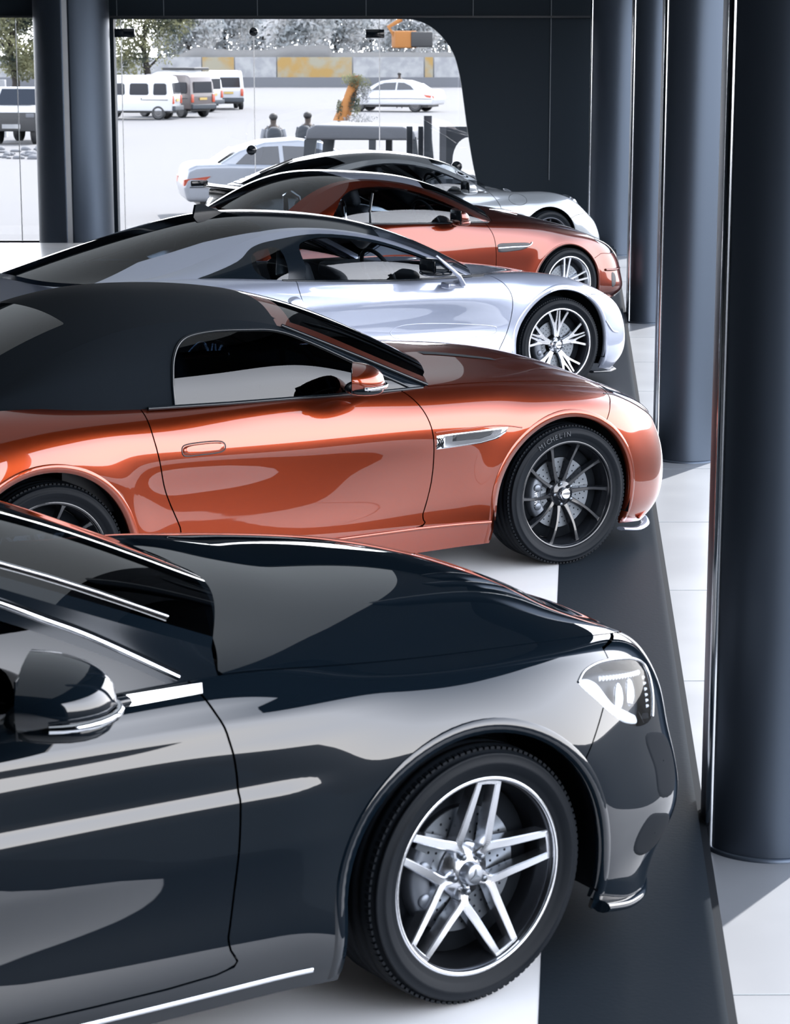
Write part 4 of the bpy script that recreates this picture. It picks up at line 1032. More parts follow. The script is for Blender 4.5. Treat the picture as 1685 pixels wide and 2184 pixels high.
# ---------------------------------------------------------------- dark orange roadster with its hard roof up
def build_slk():
    root = car_root('car', 1.577, 20.71, 33, .87, 'dark orange hard-top roadster with silver wheels, between pale silver coupe and grey sports car', 'car')
    P = table('''
X -3.36 -3.28 -3.0 -2.43 -2.0 -1.4 -.85 -.42 -.02 .32 .55 .74 .80
z .22 .22 .20 .19 .17 .17 .17 .17 .17 .17 .16 .15 .15
y 0 .60 .76 .82 .83 .83 .83 .83 .83 .82 .74 .44 0
n .60 .80 .88
z .32 .32 .30 .29 .28 .28 .28 .27 .26 .25 .24 .23 .23
y 0 .68 .82 .87 .87 .865 .865 .865 .87 .86 .80 .48 0
n .64 .84 .92
z .46 .46 .45 .44 .42 .42 .42 .42 .41 .38 .36 .35 .35
y 0 .70 .86 .89 .875 .86 .865 .87 .885 .87 .80 .49 0
n .63 .83 .91
z .60 .60 .60 .60 .58 .57 .57 .57 .55 .51 .48 .47 .46
y 0 .70 .86 .895 .88 .87 .87 .875 .89 .865 .78 .47 0
n .62 .81 .89
z .74 .74 .75 .76 .74 .72 .72 .72 .69 .64 .57 .55 .54
y 0 .68 .83 .87 .875 .87 .87 .87 .87 .84 .75 .45 0
n .60 .78 .86
z .86 .86 .88 .89 .86 .845 .835 .82 .78 .72 .645 .61 .60
y 0 .62 .76 .82 .845 .85 .845 .83 .81 .78 .69 .40 0
n .57 .73 .80
z .95 .95 .97 .98 .955 .935 .91 .88 .83 .765 .69 .65 .64
y 0 .54 .66 .70 .78 .80 .77 .745 .70 .66 .58 .33 0
t -3.36 -3.28 -3.0 -2.43 -2.0 -1.4 -.80 -.40 -.02 .30 .52 .67 .73
z .97 .97 .99 1.0 .97 .95 .97 .935 .87 .80 .715 .67 .66
y 0 .4 .45 .46 .5 .5 .50 .48 .45 .42 .36 .21 0
t -3.36 -3.28 -3.0 -2.43 -2.0 -1.4 -.68 -.34 .0 .30 .50 .63 .68
z .98 .98 1.0 1.01 .98 .96 1.0 .96 .89 .81 .725 .68 .67
y 0 .2 .22 .23 .25 .25 .25 .24 .22 .20 .17 .10 0
t -3.36 -3.28 -3.0 -2.43 -2.0 -1.4 -.58 -.28 .02 .30 .48 .60 .64
z .98 .98 1.0 1.01 .98 .96 1.01 .965 .895 .815 .73 .685 .67
y 0 0 0 0 0 0 0 0 0 0 0 0 0
t -3.36 -3.28 -3.0 -2.43 -2.0 -1.4 -.56 -.27 .03 .30 .48 .59 .63
''')
    V, su, sv = surf(P, 180, 70, m0=True, m1=True)
    V = flare(V, -.03, .32, .365, .010)
    sh = Shell(V, su, sv)
    sh.region(R_arch(-.03, .32, .365, ymax=-.4), None); sh.region(R_arch(-2.43, .32, .37, ymax=-.4), None)
    sh.region(R_par(2.6, 6.0, 6.0, 9.1), None)
    door = [(-2.05, .98), (-2.06, .80), (-2.03, .55), (-1.95, .28), (-1.3, .28), (-.86, .28), (-.83, .40), (-.81, .56), (-.826, .767), (-.87, .88), (-.93, .96), (-1.3, 1.0)]
    sh.region(R_poly(door, smooth=4, svr=(0, 6.3)), 1, gap=.007)
    sh.region(R_par(6.02, 13, 6.0, 9.2), 2, gap=.005, only=(0,))
    lamp = [(.30, .765), (.40, .755), (.50, .725), (.575, .67), (.61, .60), (.60, .565), (.53, .575), (.45, .62), (.36, .69)]
    sh.region(R_poly(lamp, smooth=5, svr=(0, 5.99)), 4, only=(0,))
    bump_ = [(.26, .54), (.38, .585), (.52, .572), (.62, .60), (1.5, .62), (1.5, -.1), (.2, -.1)]
    sh.region(R_poly(bump_, corner=True, ymax=.001, svr=(0, 6.001)), 3, gap=.005, only=(0,))
    bv = sh.bvh()
    sh.export(0, 'body_shell', 'red_orange_paint', root, both=True); pair(sh, 1, 'door', 'red_orange_paint', root)
    sh.export(2, 'bonnet', 'red_orange_paint', root, both=True); sh.export(3, 'front_bumper', 'red_orange_paint', root, both=True)
    hl = pair(sh, 4, 'headlight', 'lamp_glass', root, .02)
    surf_patch(hl, bv, 'lamp_bowl', [(.32, .755), (.50, .715), (.59, .60), (.53, .585), (.42, .65)], 'white_plastic', off=-.02)
    arch_lip(root, bv, -.03, .32, .365, 'red_orange_paint', .02)
    wheelhouse(root, -.03, .32, .365, .875); wheelhouse(root, -2.43, .32, .37, .875)
    v_ = surf_patch(root, bv, 'fender_vent', [(-.80, .722), (-.66, .728), (-.47, .722), (-.445, .70), (-.50, .665), (-.62, .652), (-.80, .652)], 'satin_black', off=.004)
    surf_line(v_, bv, 'vent_fin', [(-.80, .688), (-.62, .690), (-.49, .688), (-.44, .704), (-.425, .722)], .008, 'chrome', off=.004)
    surf_line(root, bv, 'bumper_crease', [(.42, .43), (.50, .425), (.58, .425), (.64, .43)], .012, 'red_orange_paint', off=.004)
    surf_patch(root, bv, 'bumper_intake', [(.50, .40), (.545, .39), (.56, .34), (.545, .28), (.50, .27)], 'satin_black', off=.003)
    MB().tube([(.32, -.84, .19), (.50, -.80, .175), (.66, -.66, .165), (.80, -.42, .16), (.87, 0, .16), (.80, .42, .16), (.66, .66, .165), (.50, .80, .175), (.32, .84, .19)], .03, 8, flat=.5).build('front_splitter', 'red_orange_paint', root)
    for sd in (-1, 1): MB().tube([(-.52, sd * .33, .985), (-.36, sd * .33, .968), (-.20, sd * .33, .94)], [.02, .03, .012], 8, flat=.5).build('bonnet_vent', 'chrome', root)
    Rl = [(-.80, -.755, .915), (-1.16, -.665, 1.095), (-1.50, -.60, 1.225), (-1.85, -.575, 1.29), (-2.15, -.57, 1.295), (-2.45, -.585, 1.21), (-2.75, -.62, 1.02)]
    Ql = [(-.62, -.38, .985), (-1.03, -.36, 1.175), (-1.42, -.34, 1.295), (-1.85, -.32, 1.345), (-2.25, -.33, 1.345), (-2.65, -.34, 1.25), (-3.05, -.36, 1.06)]
    Cl = [(-.57, 0, 1.01), (-1.0, 0, 1.20), (-1.40, 0, 1.315), (-1.85, 0, 1.36), (-2.28, 0, 1.365), (-2.70, 0, 1.27), (-3.12, 0, 1.08)]
    Bl = [(-.80, -.77, .905), (-1.16, -.80, .915), (-1.50, -.805, .925), (-1.85, -.80, .935), (-2.15, -.79, .95), (-2.45, -.76, .965), (-2.75, -.68, .985)]
    Ml = [(-0.8, -0.765, 0.91), (-1.16, -0.767, 1.005), (-1.5, -0.742, 1.08), (-1.85, -0.722, 1.12), (-2.15, -0.717, 1.125), (-2.45, -0.707, 1.09), (-2.75, -0.655, 1.0)]
    top, wall = gh_surfs(Rl, Ql, Cl, Bl, Ml, 130)
    top.region(R_par(-1, 7, -1, .22), 4)
    top.region(R_par(-1, 1.75, .22, 3), 1, only=(0,)); top.region(R_par(3.8, 7, .22, 3), 2, only=(0,))
    pair(top, 4, 'roof_rail', 'red_orange_paint', root, .02); top.export(0, 'roof', 'silver_paint', root, both=True)
    top.export(1, 'windscreen', 'car_glass', root, both=True, flange=0); top.export(2, 'rear_window', 'car_glass', root, both=True, flange=0)
    win = [(-2.38, .97), (-2.36, 1.10), (-2.25, 1.20), (-2.08, 1.245), (-1.80, 1.245), (-1.48, 1.185), (-1.16, 1.055), (-.92, .935), (-.90, .90), (-1.6, .92)]
    wall.region(R_poly(win, smooth=3), 1)
    pair(wall, 0, 'window_surround', 'red_orange_paint', root, .02); pair(wall, 1, 'side_window', 'car_glass', root, 0)
    MB().tube([(-2.0, -.70, 1.20), (-2.06, -.75, 1.05), (-2.08, -.80, .94)], .012, 6).build('window_divider', 'gloss_black', root)
    MB().tube([(-.85, -.79, .912), (-1.16, -.812, .922), (-1.50, -.817, .932), (-1.85, -.812, .942), (-2.15, -.80, .956)], .009, 6).build('belt_seal', 'gloss_black', root)
    cb = MB(); cb.box((-1.65, 0, .52), (1.0, .72, .04)); cb.box((-2.45, 0, .75), (.05, .68, .2)); cb.box((-.75, 0, .74), (.1, .68, .13), bev=.04)
    for sd in (-1, 1): cb.box((-1.6, sd * .76, .70), (.85, .015, .2))
    cb.build('cabin_tub', 'satin_black', root)
    MB().box((-.92, 0, .85), (.18, .66, .06), bev=.05).build('dashboard', 'seat_leather', root)
    steering_wheel(root, (-1.2, -.34, .92)); seat(root, -1.8, -.36, .42, h=.56); seat(root, -1.8, .36, .42, h=.56)
    for sd in (-.36, .36): MB().tube([(-2.15, sd - .15, .95), (-2.17, sd - .13, 1.12), (-2.18, sd, 1.16), (-2.17, sd + .13, 1.12), (-2.15, sd + .15, .95)], .025, 8).build('roll_hoop', 'chrome', root)
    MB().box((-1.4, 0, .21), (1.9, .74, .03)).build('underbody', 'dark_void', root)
    mirror_geo(root, (-1.27, -.95, .985), (.12, .11, .075), 'red_orange_paint', yaw=-6, lower_m='red_orange_paint', stalk_to=(-1.2, -.83, .92))
    w = make_wheel(root, .325, .248, .22, 'slk', 'machined_alloy', 'machined_alloy', seed=90)
    place_wheels(root, w, .865, 2.43, .325, steer=0)
    return root
build_slk()
# ---------------------------------------------------------------- grey rear-engined sports car
def build_por():
    root = car_root('car', 1.70, 25.2, 31, .86, 'grey rounded sports car with raised rear wing, farthest in the row', 'car')
    P = table('''
X -3.52 -3.44 -3.1 -2.45 -2.0 -1.4 -.85 -.42 0 .35 .60 .82 .90
z .22 .22 .20 .19 .17 .17 .17 .17 .17 .17 .16 .15 .15
y 0 .62 .80 .86 .84 .83 .83 .83 .83 .82 .72 .44 0
n .62 .84 .93
z .34 .34 .32 .30 .28 .28 .28 .27 .26 .26 .25 .24 .24
y 0 .70 .87 .92 .89 .87 .865 .865 .87 .86 .77 .48 0
n .68 .91 1.0
z .48 .48 .47 .46 .45 .44 .43 .42 .42 .41 .38 .37 .37
y 0 .74 .90 .94 .90 .87 .865 .87 .89 .88 .78 .49 0
n .67 .89 .98
z .64 .64 .64 .62 .60 .58 .58 .58 .57 .54 .50 .49 .48
y 0 .72 .89 .94 .91 .88 .875 .88 .895 .88 .76 .47 0
n .64 .84 .93
z .76 .76 .78 .78 .74 .72 .70 .71 .72 .67 .59 .56 .55
y 0 .66 .84 .89 .89 .88 .87 .87 .875 .85 .72 .43 0
n .60 .78 .86
z .84 .84 .88 .90 .87 .82 .79 .80 .81 .755 .66 .61 .60
y 0 .56 .72 .80 .83 .83 .82 .80 .79 .76 .66 .38 0
n .55 .70 .78
z .87 .87 .93 .97 .95 .90 .875 .86 .855 .795 .70 .635 .62
y 0 .46 .58 .66 .74 .77 .75 .72 .68 .64 .57 .32 0
t -3.52 -3.44 -3.1 -2.45 -2.0 -1.4 -.76 -.38 .0 .32 .52 .64 .70
z .87 .88 .95 1.05 1.0 .90 .89 .845 .80 .745 .67 .63 .62
y 0 .34 .42 .45 .5 .52 .5 .46 .43 .40 .35 .20 0
t -3.52 -3.44 -3.1 -2.45 -2.0 -1.4 -.66 -.32 .02 .31 .48 .59 .64
z .87 .88 .965 1.09 1.0 .90 .91 .86 .80 .74 .67 .635 .62
y 0 .17 .21 .23 .25 .26 .25 .23 .21 .19 .17 .10 0
t -3.52 -3.44 -3.1 -2.45 -2.0 -1.4 -.54 -.26 .04 .31 .46 .56 .60
z .87 .88 .97 1.10 1.0 .90 .92 .865 .80 .74 .67 .635 .62
y 0 0 0 0 0 0 0 0 0 0 0 0 0
t -3.52 -3.44 -3.1 -2.45 -2.0 -1.4 -.52 -.25 .05 .31 .46 .55 .59
''')
    V, su, sv = surf(P, 170, 66, m0=True, m1=True)
    V = flare(V, -.03, .33, .365, .008)
    sh = Shell(V, su, sv)
    sh.region(R_arch(-.04, .335, .37, ymax=-.4), None); sh.region(R_arch(-2.45, .335, .375, ymax=-.4), None)
    sh.region(R_par(3.3, 6.0, 6.0, 9.1), None)
    door = [(-1.95, .98), (-1.98, .80), (-1.93, .50), (-1.80, .28), (-1.2, .28), (-.72, .28), (-.66, .45), (-.646, .66), (-.665, .778), (-.72, .86), (-.80, .93), (-1.3, .97)]
    sh.region(R_poly(door, smooth=4, svr=(0, 6.3)), 1, gap=.007)
    sh.region(R_par(6.02, 13, 6.4, 9.2), 2, gap=.006, only=(0,))
    capf = [(-.40 + .115 * math.cos(a), .79 + .062 * math.sin(a)) for a in np.linspace(0, 2 * math.pi, 17)[:-1]]
    sh.region(R_poly(capf, smooth=2, svr=(0, 6.9)), 4, gap=.005, only=(0,))
    bump_ = [(.22, .56), (.33, .60), (.62, .62), (1.5, .62), (1.5, -.1), (.2, -.1)]
    sh.region(R_poly(bump_, corner=True, ymax=.001, svr=(0, 6.001)), 3, gap=.006, only=(0,))
    bv = sh.bvh()
    sh.export(0, 'body_shell', 'grey_paint', root, both=True); pair(sh, 1, 'door', 'grey_paint', root)
    sh.export(2, 'bonnet', 'grey_paint', root, both=True); sh.export(3, 'front_bumper', 'grey_paint', root, both=True)
    sh.export(4, 'fuel_flap', 'grey_paint', root)
    wheelhouse(root, -.04, .335, .37, .875); wheelhouse(root, -2.45, .335, .375, .875)
    for sd in (-1, 1):
        mb = MB(); G = []
        for t in np.linspace(0, math.pi / 2, 8):
            G.append([(.46 + .02 * math.cos(t) + (.105 * math.sin(t)) * math.cos(a) , sd * .585 + sd * (.02 * math.cos(t)) + .085 * math.sin(t) * math.sin(a), .715 + .035 * math.cos(t) - .085 * math.sin(t) * math.cos(a)) for a in np.linspace(0, 2 * math.pi, 20, endpoint=False)])
        mb.grid(G, closev=True); mb.build('headlight', 'lamp_glass', root)
        MB().ell((.47, sd * .59, .71), (.06, .05, .05)).build('lamp_projector', 'chrome', root)
    surf_patch(root, bv, 'side_marker', [(.40, .545), (.50, .55), (.50, .525), (.41, .52)], 'white_plastic', off=.005, corner=True)
    Rl = [(-.76, -.735, .885), (-1.10, -.66, 1.06), (-1.45, -.60, 1.19), (-1.90, -.56, 1.25), (-2.3, -.56, 1.225), (-2.7, -.575, 1.125), (-3.05, -.58, .98)]
    Ql = [(-.58, -.36, .955), (-.97, -.35, 1.15), (-1.38, -.33, 1.26), (-1.85, -.31, 1.305), (-2.3, -.31, 1.275), (-2.8, -.32, 1.165), (-3.25, -.33, 1.0)]
    Cl = [(-.52, 0, .965), (-.94, 0, 1.17), (-1.36, 0, 1.28), (-1.83, 0, 1.32), (-2.3, 0, 1.29), (-2.82, 0, 1.175), (-3.30, 0, 1.01)]
    Bl = [(-.76, -.75, .875), (-1.10, -.79, .885), (-1.45, -.80, .90), (-1.90, -.785, .925), (-2.3, -.75, .95), (-2.7, -.68, .96), (-3.05, -.60, .95)]
    Ml = [(-0.76, -0.745, 0.88), (-1.1, -0.757, 0.975), (-1.45, -0.732, 1.05), (-1.9, -0.707, 1.09), (-2.3, -0.687, 1.09), (-2.7, -0.657, 1.045), (-3.05, -0.595, 0.965)]
    top, wall = gh_surfs(Rl, Ql, Cl, Bl, Ml, 130)
    top.region(R_par(-1, 7, -1, .16), 4)
    top.region(R_par(-1, 1.75, .16, 3), 1, only=(0,)); top.region(R_par(4.2, 6.2, .16, 3), 2, only=(0,))
    pair(top, 4, 'roof_rail', 'grey_paint', root, .02); top.export(0, 'roof', 'grey_paint', root, both=True)
    top.export(1, 'windscreen', 'car_glass', root, both=True, flange=0); top.export(2, 'rear_window', 'dark_glass', root, both=True, flange=0)
    win = [(-2.75, 1.03), (-2.55, 1.12), (-2.2, 1.19), (-1.85, 1.21), (-1.45, 1.155), (-1.10, 1.025), (-.86, .90), (-1.1, .885), (-1.8, .92), (-2.4, .955)]
    wall.region(R_poly(win, smooth=3), 1)
    pair(wall, 0, 'window_surround', 'grey_paint', root, .02); pair(wall, 1, 'side_window', 'car_glass', root, 0)
    # engine cover louvres, wing
    for k in range(6):
        mb = MB(); x = -3.02 - .075 * k; z = 1.075 - .022 * k
        mb.box((x, 0, z), (.032, .36 - .01 * k, .008), rot=Matrix.Rotation(R(-14), 3, 'Y'), bev=.004); mb.build('engine_cover_slat', 'silver_paint', root)
    G = []
    for y in np.linspace(-.66, .66, 21):
        e = 1 - (abs(y) / .66) ** 4 * .5
        G.append([(-3.58 + .22 * (1 - e) + .30 * e * t - .0, y, .965 + .028 * math.sin(math.pi * t) - .012 * t + (0 if not dn else -.02)) for t, dn in ((0, 0), (.15, 0), (.4, 0), (.7, 0), (1, 0), (.7, 1), (.4, 1), (.1, 1))])
    MB().grid(G, closev=True).build('rear_wing', 'gloss_black', root)
    for sd in (-1, 1): MB().box((-3.52, sd * .64, .985), (.10, .012, .03), bev=.01).build('wing_end_plate', 'gloss_black', root)
    MB().box((-3.42, 0, .90), (.12, .40, .05), bev=.03).build('wing_base', 'gloss_black', root)
    MB().tube([(-2.62, .22, 1.235), (-2.95, .10, 1.155), (-3.10, .05, 1.115)], .010, 6).build('rear_wiper', 'satin_black', root)
    MB().tube([(-.80, -.765, .885), (-1.10, -.80, .893), (-1.45, -.812, .908), (-1.90, -.797, .933), (-2.3, -.76, .957)], .008, 6).build('belt_seal', 'gloss_black', root)
    cb = MB(); cb.box((-1.6, 0, .52), (.95, .70, .04)); cb.box((-2.3, 0, .75), (.05, .62, .2)); cb.box((-.72, 0, .74), (.1, .66, .1), bev=.04)
    for sd in (-1, 1): cb.box((-1.6, sd * .75, .70), (.85, .015, .17))
    cb.build('cabin_tub', 'satin_black', root)
    MB().box((-.86, 0, .83), (.18, .64, .06), bev=.05).build('dashboard', 'seat_leather', root)
    steering_wheel(root, (-1.16, -.34, .90)); seat(root, -1.7, -.35, .42, h=.5); seat(root, -1.7, .35, .42, h=.5)
    MB().box((-1.4, 0, .21), (1.9, .74, .03)).build('underbody', 'dark_void', root)
    mirror_geo(root, (-1.12, -.93, .95), (.13, .11, .07), 'grey_paint', yaw=-6, lower_m='grey_paint', stalk_to=(-1.02, -.81, .89))
    w = make_wheel(root, .33, .25, .22, 'por', 'dark_alloy', 'dark_alloy', seed=90, lod=0)
    place_wheels(root, w, .855, 2.45, .33, steer=0)
    return root
build_por()
# ---------------------------------------------------------------- outside the back windows
GZ = -.83
_c, _s = math.cos(R(11.68)), math.sin(R(11.68))
def px_at(px, py, Y):                                          # used only to read positions off the photograph
    d = Vector((0, _c, -_s)) + Vector((1, 0, 0)) * (px - 842.5) / 4885 - Vector((0, _s, _c)) * (py - 1092) / 4885
    return Vector((0, 0, 2.5)) + d * (Y / d.y)
mat('van_white', (0.2880, 0.2970, 0.3150), rough=.35, coat=.5); mat('van_grey', (0.0634, 0.0518, 0.0518), rough=.4, coat=.4)
mat('pale_silver_body', (0.2081, 0.2203, 0.2448), rough=.3, metal=.2, coat=.6); mat('jeep_grey', (.018, .022, .027), rough=.55)
mat('jeep_top', (0.0648, 0.0691, 0.0792), rough=.8); mat('outdoor_glass', (.010, .012, .017), rough=.08); mat('outdoor_black', (.004, .005, .007), rough=.6)
mat('tail_red', (0.2560, 0.0352, 0.0128), rough=.3); mat('outdoor_grey', (.016, .021, .028), rough=.7); mat('hub_grey', (.035, .035, .038), rough=.5)
mat('orange_cloth', (0.1843, 0.0714, 0.0115), rough=.8); mat('plate_yellow', (0.2600, 0.1800, 0.0400), rough=.5)
m = mat('hoarding_white', (0.2000, 0.2080, 0.2200), rough=.9); noise_mix(m, (.14, .145, .155), (.19, .195, .20), 1.4)
m = mat('hoarding_yellow', (0.1872, 0.1296, 0.0432), rough=.9); noise_mix(m, (.18, .115, .036), (.155, .145, .11), .9, lo=.42, hi=.62)
m = mat('gravel_dark', (.010, .013, .018), rough=1); noise_mix(m, (.003, .0045, .0065), (.006, .008, .011), 2)
m = mat('haze_foliage', (.3, .31, .32), rough=1, spec=0); noise_mix(m, (.22, .24, .25), (.42, .42, .42), .35, lo=.35, hi=.65)  # distance haze put into the leaf colour as pale greys
def leafy(m, k=.5):                                            # light passes through leaves
    nt = m.node_tree; b = nt.nodes['Principled BSDF']; o = nt.nodes['Material Output']; t = nt.nodes.new('ShaderNodeBsdfTranslucent'); x = nt.nodes.new('ShaderNodeMixShader')
    x.inputs[0].default_value = k; src = b.inputs['Base Color'].links[0].from_socket
    nt.links.new(src, t.inputs[0]); nt.links.new(b.outputs[0], x.inputs[1]); nt.links.new(t.outputs[0], x.inputs[2]); nt.links.new(x.outputs[0], o.inputs[0])
leafy(m)
m = mat('leaf_mix', (0.0480, 0.0560, 0.0320), rough=.8, spec=.1); noise_mix(m, (.018, .028, .028), (.18, .18, .10), 1.1, lo=.36, hi=.62); leafy(m)
m = mat('leaf_dark', (.010, .015, .012), rough=.9); noise_mix(m, (.006, .010, .012), (.035, .042, .026), 1.5, lo=.4, hi=.7)
mat('bark', (.012, .010, .009), rough=1); mat('skin_brown', (.020, .012, .008), rough=.7); mat('hair_black', (.002, .002, .003), rough=.7)
mat('shirt_pale', (0.1296, 0.1368, 0.1512), rough=.9); mat('trouser_slate', (.012, .017, .026), rough=.9); mat('bag_slate', (.010, .014, .020), rough=.8)
def bev_prism(poly, y0, y1, bev, seg=3, taper=None):
    b = bmesh.new(); a = [b.verts.new((x, y0, z)) for x, z in poly]; c = [b.verts.new((x, y1, z)) for x, z in poly]; n = len(poly)
    b.faces.new(a); b.faces.new(c[::-1])
    for i in range(n): b.faces.new((a[i], c[i], c[(i + 1) % n], a[(i + 1) % n]))
    bmesh.ops.recalc_face_normals(b, faces=b.faces[:])
    if bev: bmesh.ops.bevel(b, geom=b.edges[:], offset=bev, segments=seg, affect='EDGES', profile=.6, clamp_overlap=True)
    if taper:
        for v in b.verts:
            if v.co.z > taper[0]: v.co.y *= 1 - taper[1] * (v.co.z - taper[0])
    b.verts.index_update(); r = ([v.co.copy() for v in b.verts], [[v.index for v in f.verts] for f in b.faces]); b.free(); return r
def small_wheel(root, x, y, r, w, hub='hub_grey'):
    s = 1 if y > 0 else -1
    t = MB().lathe([(r * .62, -.01), (r * .7, -.03), (r * .9, -.03), (r, 0), (r, w - .02), (r * .9, w)], 28); h = MB().lathe([(.01, -.005), (r * .3, -.012), (r * .5, .01), (r * .64, -.015), (r * .66, .05)], 24)
    for mb in (t, h): mb.xf(Matrix.Translation((x, y, r)) @ Matrix.Rotation(math.pi if s > 0 else 0, 4, 'Z'))
    o = t.build('wheel', 'outdoor_black', root); h.build('hub_cap', hub, o)
def van(px, py, Y, yaw, label, body='van_white', rack=False, door_open=False):
    p = px_at(px, py, Y); root = empty('van', (p.x, Y, GZ), R(yaw)); tag(root, label, 'van', 'vans parked outside the window')
    L, Wd, H_ = 3.5, 1.48, 1.82
    V, F = bev_prism([(-1.72, .35), (-1.76, .9), (-1.70, 1.45), (-1.58, 1.74), (-1.35, H_), (1.0, H_), (1.25, 1.72), (1.62, 1.10), (1.74, .90), (1.74, .35)], -Wd / 2, Wd / 2, .06, taper=(.95, .13))
    MB().add(V, F, True).build('van_body', body, root)
    for sd in (-1, 1):
        for x0, x1 in ((-1.50, -.92), (-.72, .10), (.30, .95)):
            mb = MB(); mb.prism([(x0 + .05, 1.02), (x1 - .03, 1.02), (x1, 1.08), (x1 - .03, 1.45), (x1 - .08, 1.50), (x0 + .08, 1.50), (x0 + .02, 1.45), (x0, 1.08)], 'y', sd * .735, sd * .70)
            mb.build('side_window', 'outdoor_glass', root)
        MB().box((-1.0, sd * .745, .82), (.55, .006, .012)).build('door_rail', 'outdoor_black', root)
        MB().box((-.41, sd * .745, .85), (.012, .006, .05)).build('door_handle', 'outdoor_black', root)
        MB().box((-1.76, sd * .64, .82), (.035, .07, .17), bev=.015).build('tail_light', 'tail_red', root)
        for x in (-1.12, 1.15): small_wheel(root, x, sd * .72, .29, .17)
    MB().prism([(-.56, 1.05), (.56, 1.05), (.52, 1.52), (-.52, 1.52)], 'x', -1.765, -1.70).build('rear_window', 'outdoor_glass', root)
    MB().prism([(-.60, 1.12), (.60, 1.12), (.54, 1.62), (-.54, 1.62)], 'x', 1.30, 1.60).build('windscreen', 'outdoor_glass', root)
    MB().box((-1.80, 0, .47), (.07, .72, .10), bev=.03).build('rear_bumper', 'outdoor_grey', root)
    MB().box((-1.785, 0, .80), (.012, .22, .05)).build('number_plate', 'plate_yellow', root)
    MB().box((0, 0, .34), (1.6, .6, .06)).build('underbody', 'outdoor_black', root)
    if rack:
        mb = MB(); mb.box((-.2, 0, 1.96), (.9, .6, .06), bev=.03); mb.build('roof_rack', 'outdoor_black', root)
    if door_open:
        MB().prism([(-1.15, .45), (-.15, .45), (-.15, 1.62), (-1.05, 1.62)], 'y', .70, .80).build('open_doorway', 'outdoor_black', root)
        MB().box((-1.0, 1.05, 1.0), (.30, .03, .6), rot=Matrix.Rotation(R(60), 3, 'Z'), bev=.02).build('open_door', body, root)
    return root
van(292, 252, 98, 171, 'white van seen from the side, nearest the column on the left')
van(372, 245, 101, 140, 'grey-brown van tucked between two white vans', body='van_grey')
van(390, 233, 108, 150, 'white van with a dark roof rack', rack=True)
van(480, 224, 112.5, 100, 'white van seen from behind with its side door open', door_open=True)
# ---- white saloon, silver saloon with lit tail lamp, both from one profile
def saloon(px, py, Y, yaw, label, body, scale=1.0):
    p = px_at(px, py, Y); root = empty('car', (p.x, Y, GZ), R(yaw)); tag(root, label, 'car', None)
    low = [(-2.25, .32), (-2.32, .60), (-2.24, .95), (-2.05, 1.02), (-1.5, 1.03), (.95, .98), (1.9, .82), (2.22, .62), (2.25, .30)]
    V, F = bev_prism(low, -.88, .88, .10, 4, taper=(.6, .16)); b = MB().add(V, F, True).build('body_shell', body, root)
    up = [(-1.75, .95), (-1.25, 1.26), (-.75, 1.42), (-.1, 1.46), (.35, 1.40), (.75, 1.20), (1.15, .95)]
    V, F = bev_prism(up, -.80, .80, .05, 3, taper=(.95, .42)); MB().add(V, F, True).build('roof', body, root)
    for sd in (-1, 1):
        def yy(z): return sd * (.806 * (1 - .42 * (z - .95)) + .004)
        for pl in ([(-1.32, 1.02), (-.48, 1.0), (-.50, 1.34), (-.80, 1.33), (-1.12, 1.20)], [(-.40, 1.0), (.75, .99), (.45, 1.22), (.15, 1.32), (-.42, 1.345)]):
            n = len(pl); MB().add([(x, yy(z), z) for x, z in pl] + [(x, yy(z) - sd * .03, z) for x, z in pl], [tuple(range(n)), tuple(range(2 * n - 1, n - 1, -1))] + [(i, i + n, (i + 1) % n + n, (i + 1) % n) for i in range(n)], False).build('side_window', 'outdoor_glass', root)
        MB().prism([(-2.30, .74), (-1.80, .80), (-1.95, .68), (-2.31, .62)], 'y', sd * .86, sd * .60).build('tail_light', 'tail_red', root)
        MB().ell((.78, sd * .98, 1.02), (.08, .12, .07)).build('side_mirror', body, root)
        for x in (-1.38, 1.42): small_wheel(root, x, sd * .82, .32, .2)
        MB().tube([(-2.2, sd * .885, .60), (-1.2, sd * .893, .62), (1.2, sd * .893, .60)], .012, 6).build('side_moulding', 'outdoor_grey', root)
    for pl in ([(-1.72, 1.0), (-1.28, 1.275)], [(1.12, 1.0), (.74, 1.23)]):
        w0 = .66; MB().add([(pl[0][0] * 1.01, -w0, pl[0][1]), (pl[0][0] * 1.01, w0, pl[0][1]), (pl[1][0] * 1.02, w0 - .08, pl[1][1] + .01), (pl[1][0] * 1.02, -w0 + .08, pl[1][1] + .01)], [(0, 1, 2, 3)], False).build('screen_glass', 'outdoor_glass', root)
    MB().box((0, 0, .30), (2.0, .75, .08)).build('underbody', 'outdoor_black', root)
    return root
saloon(838, 232, 108.5, 160, 'white saloon alone in the bright yard right of the flower stand', 'van_white')
saloon(640, 400, 44.5, 10, 'silver saloon with orange-red tail lamp behind the window', 'pale_silver_body')
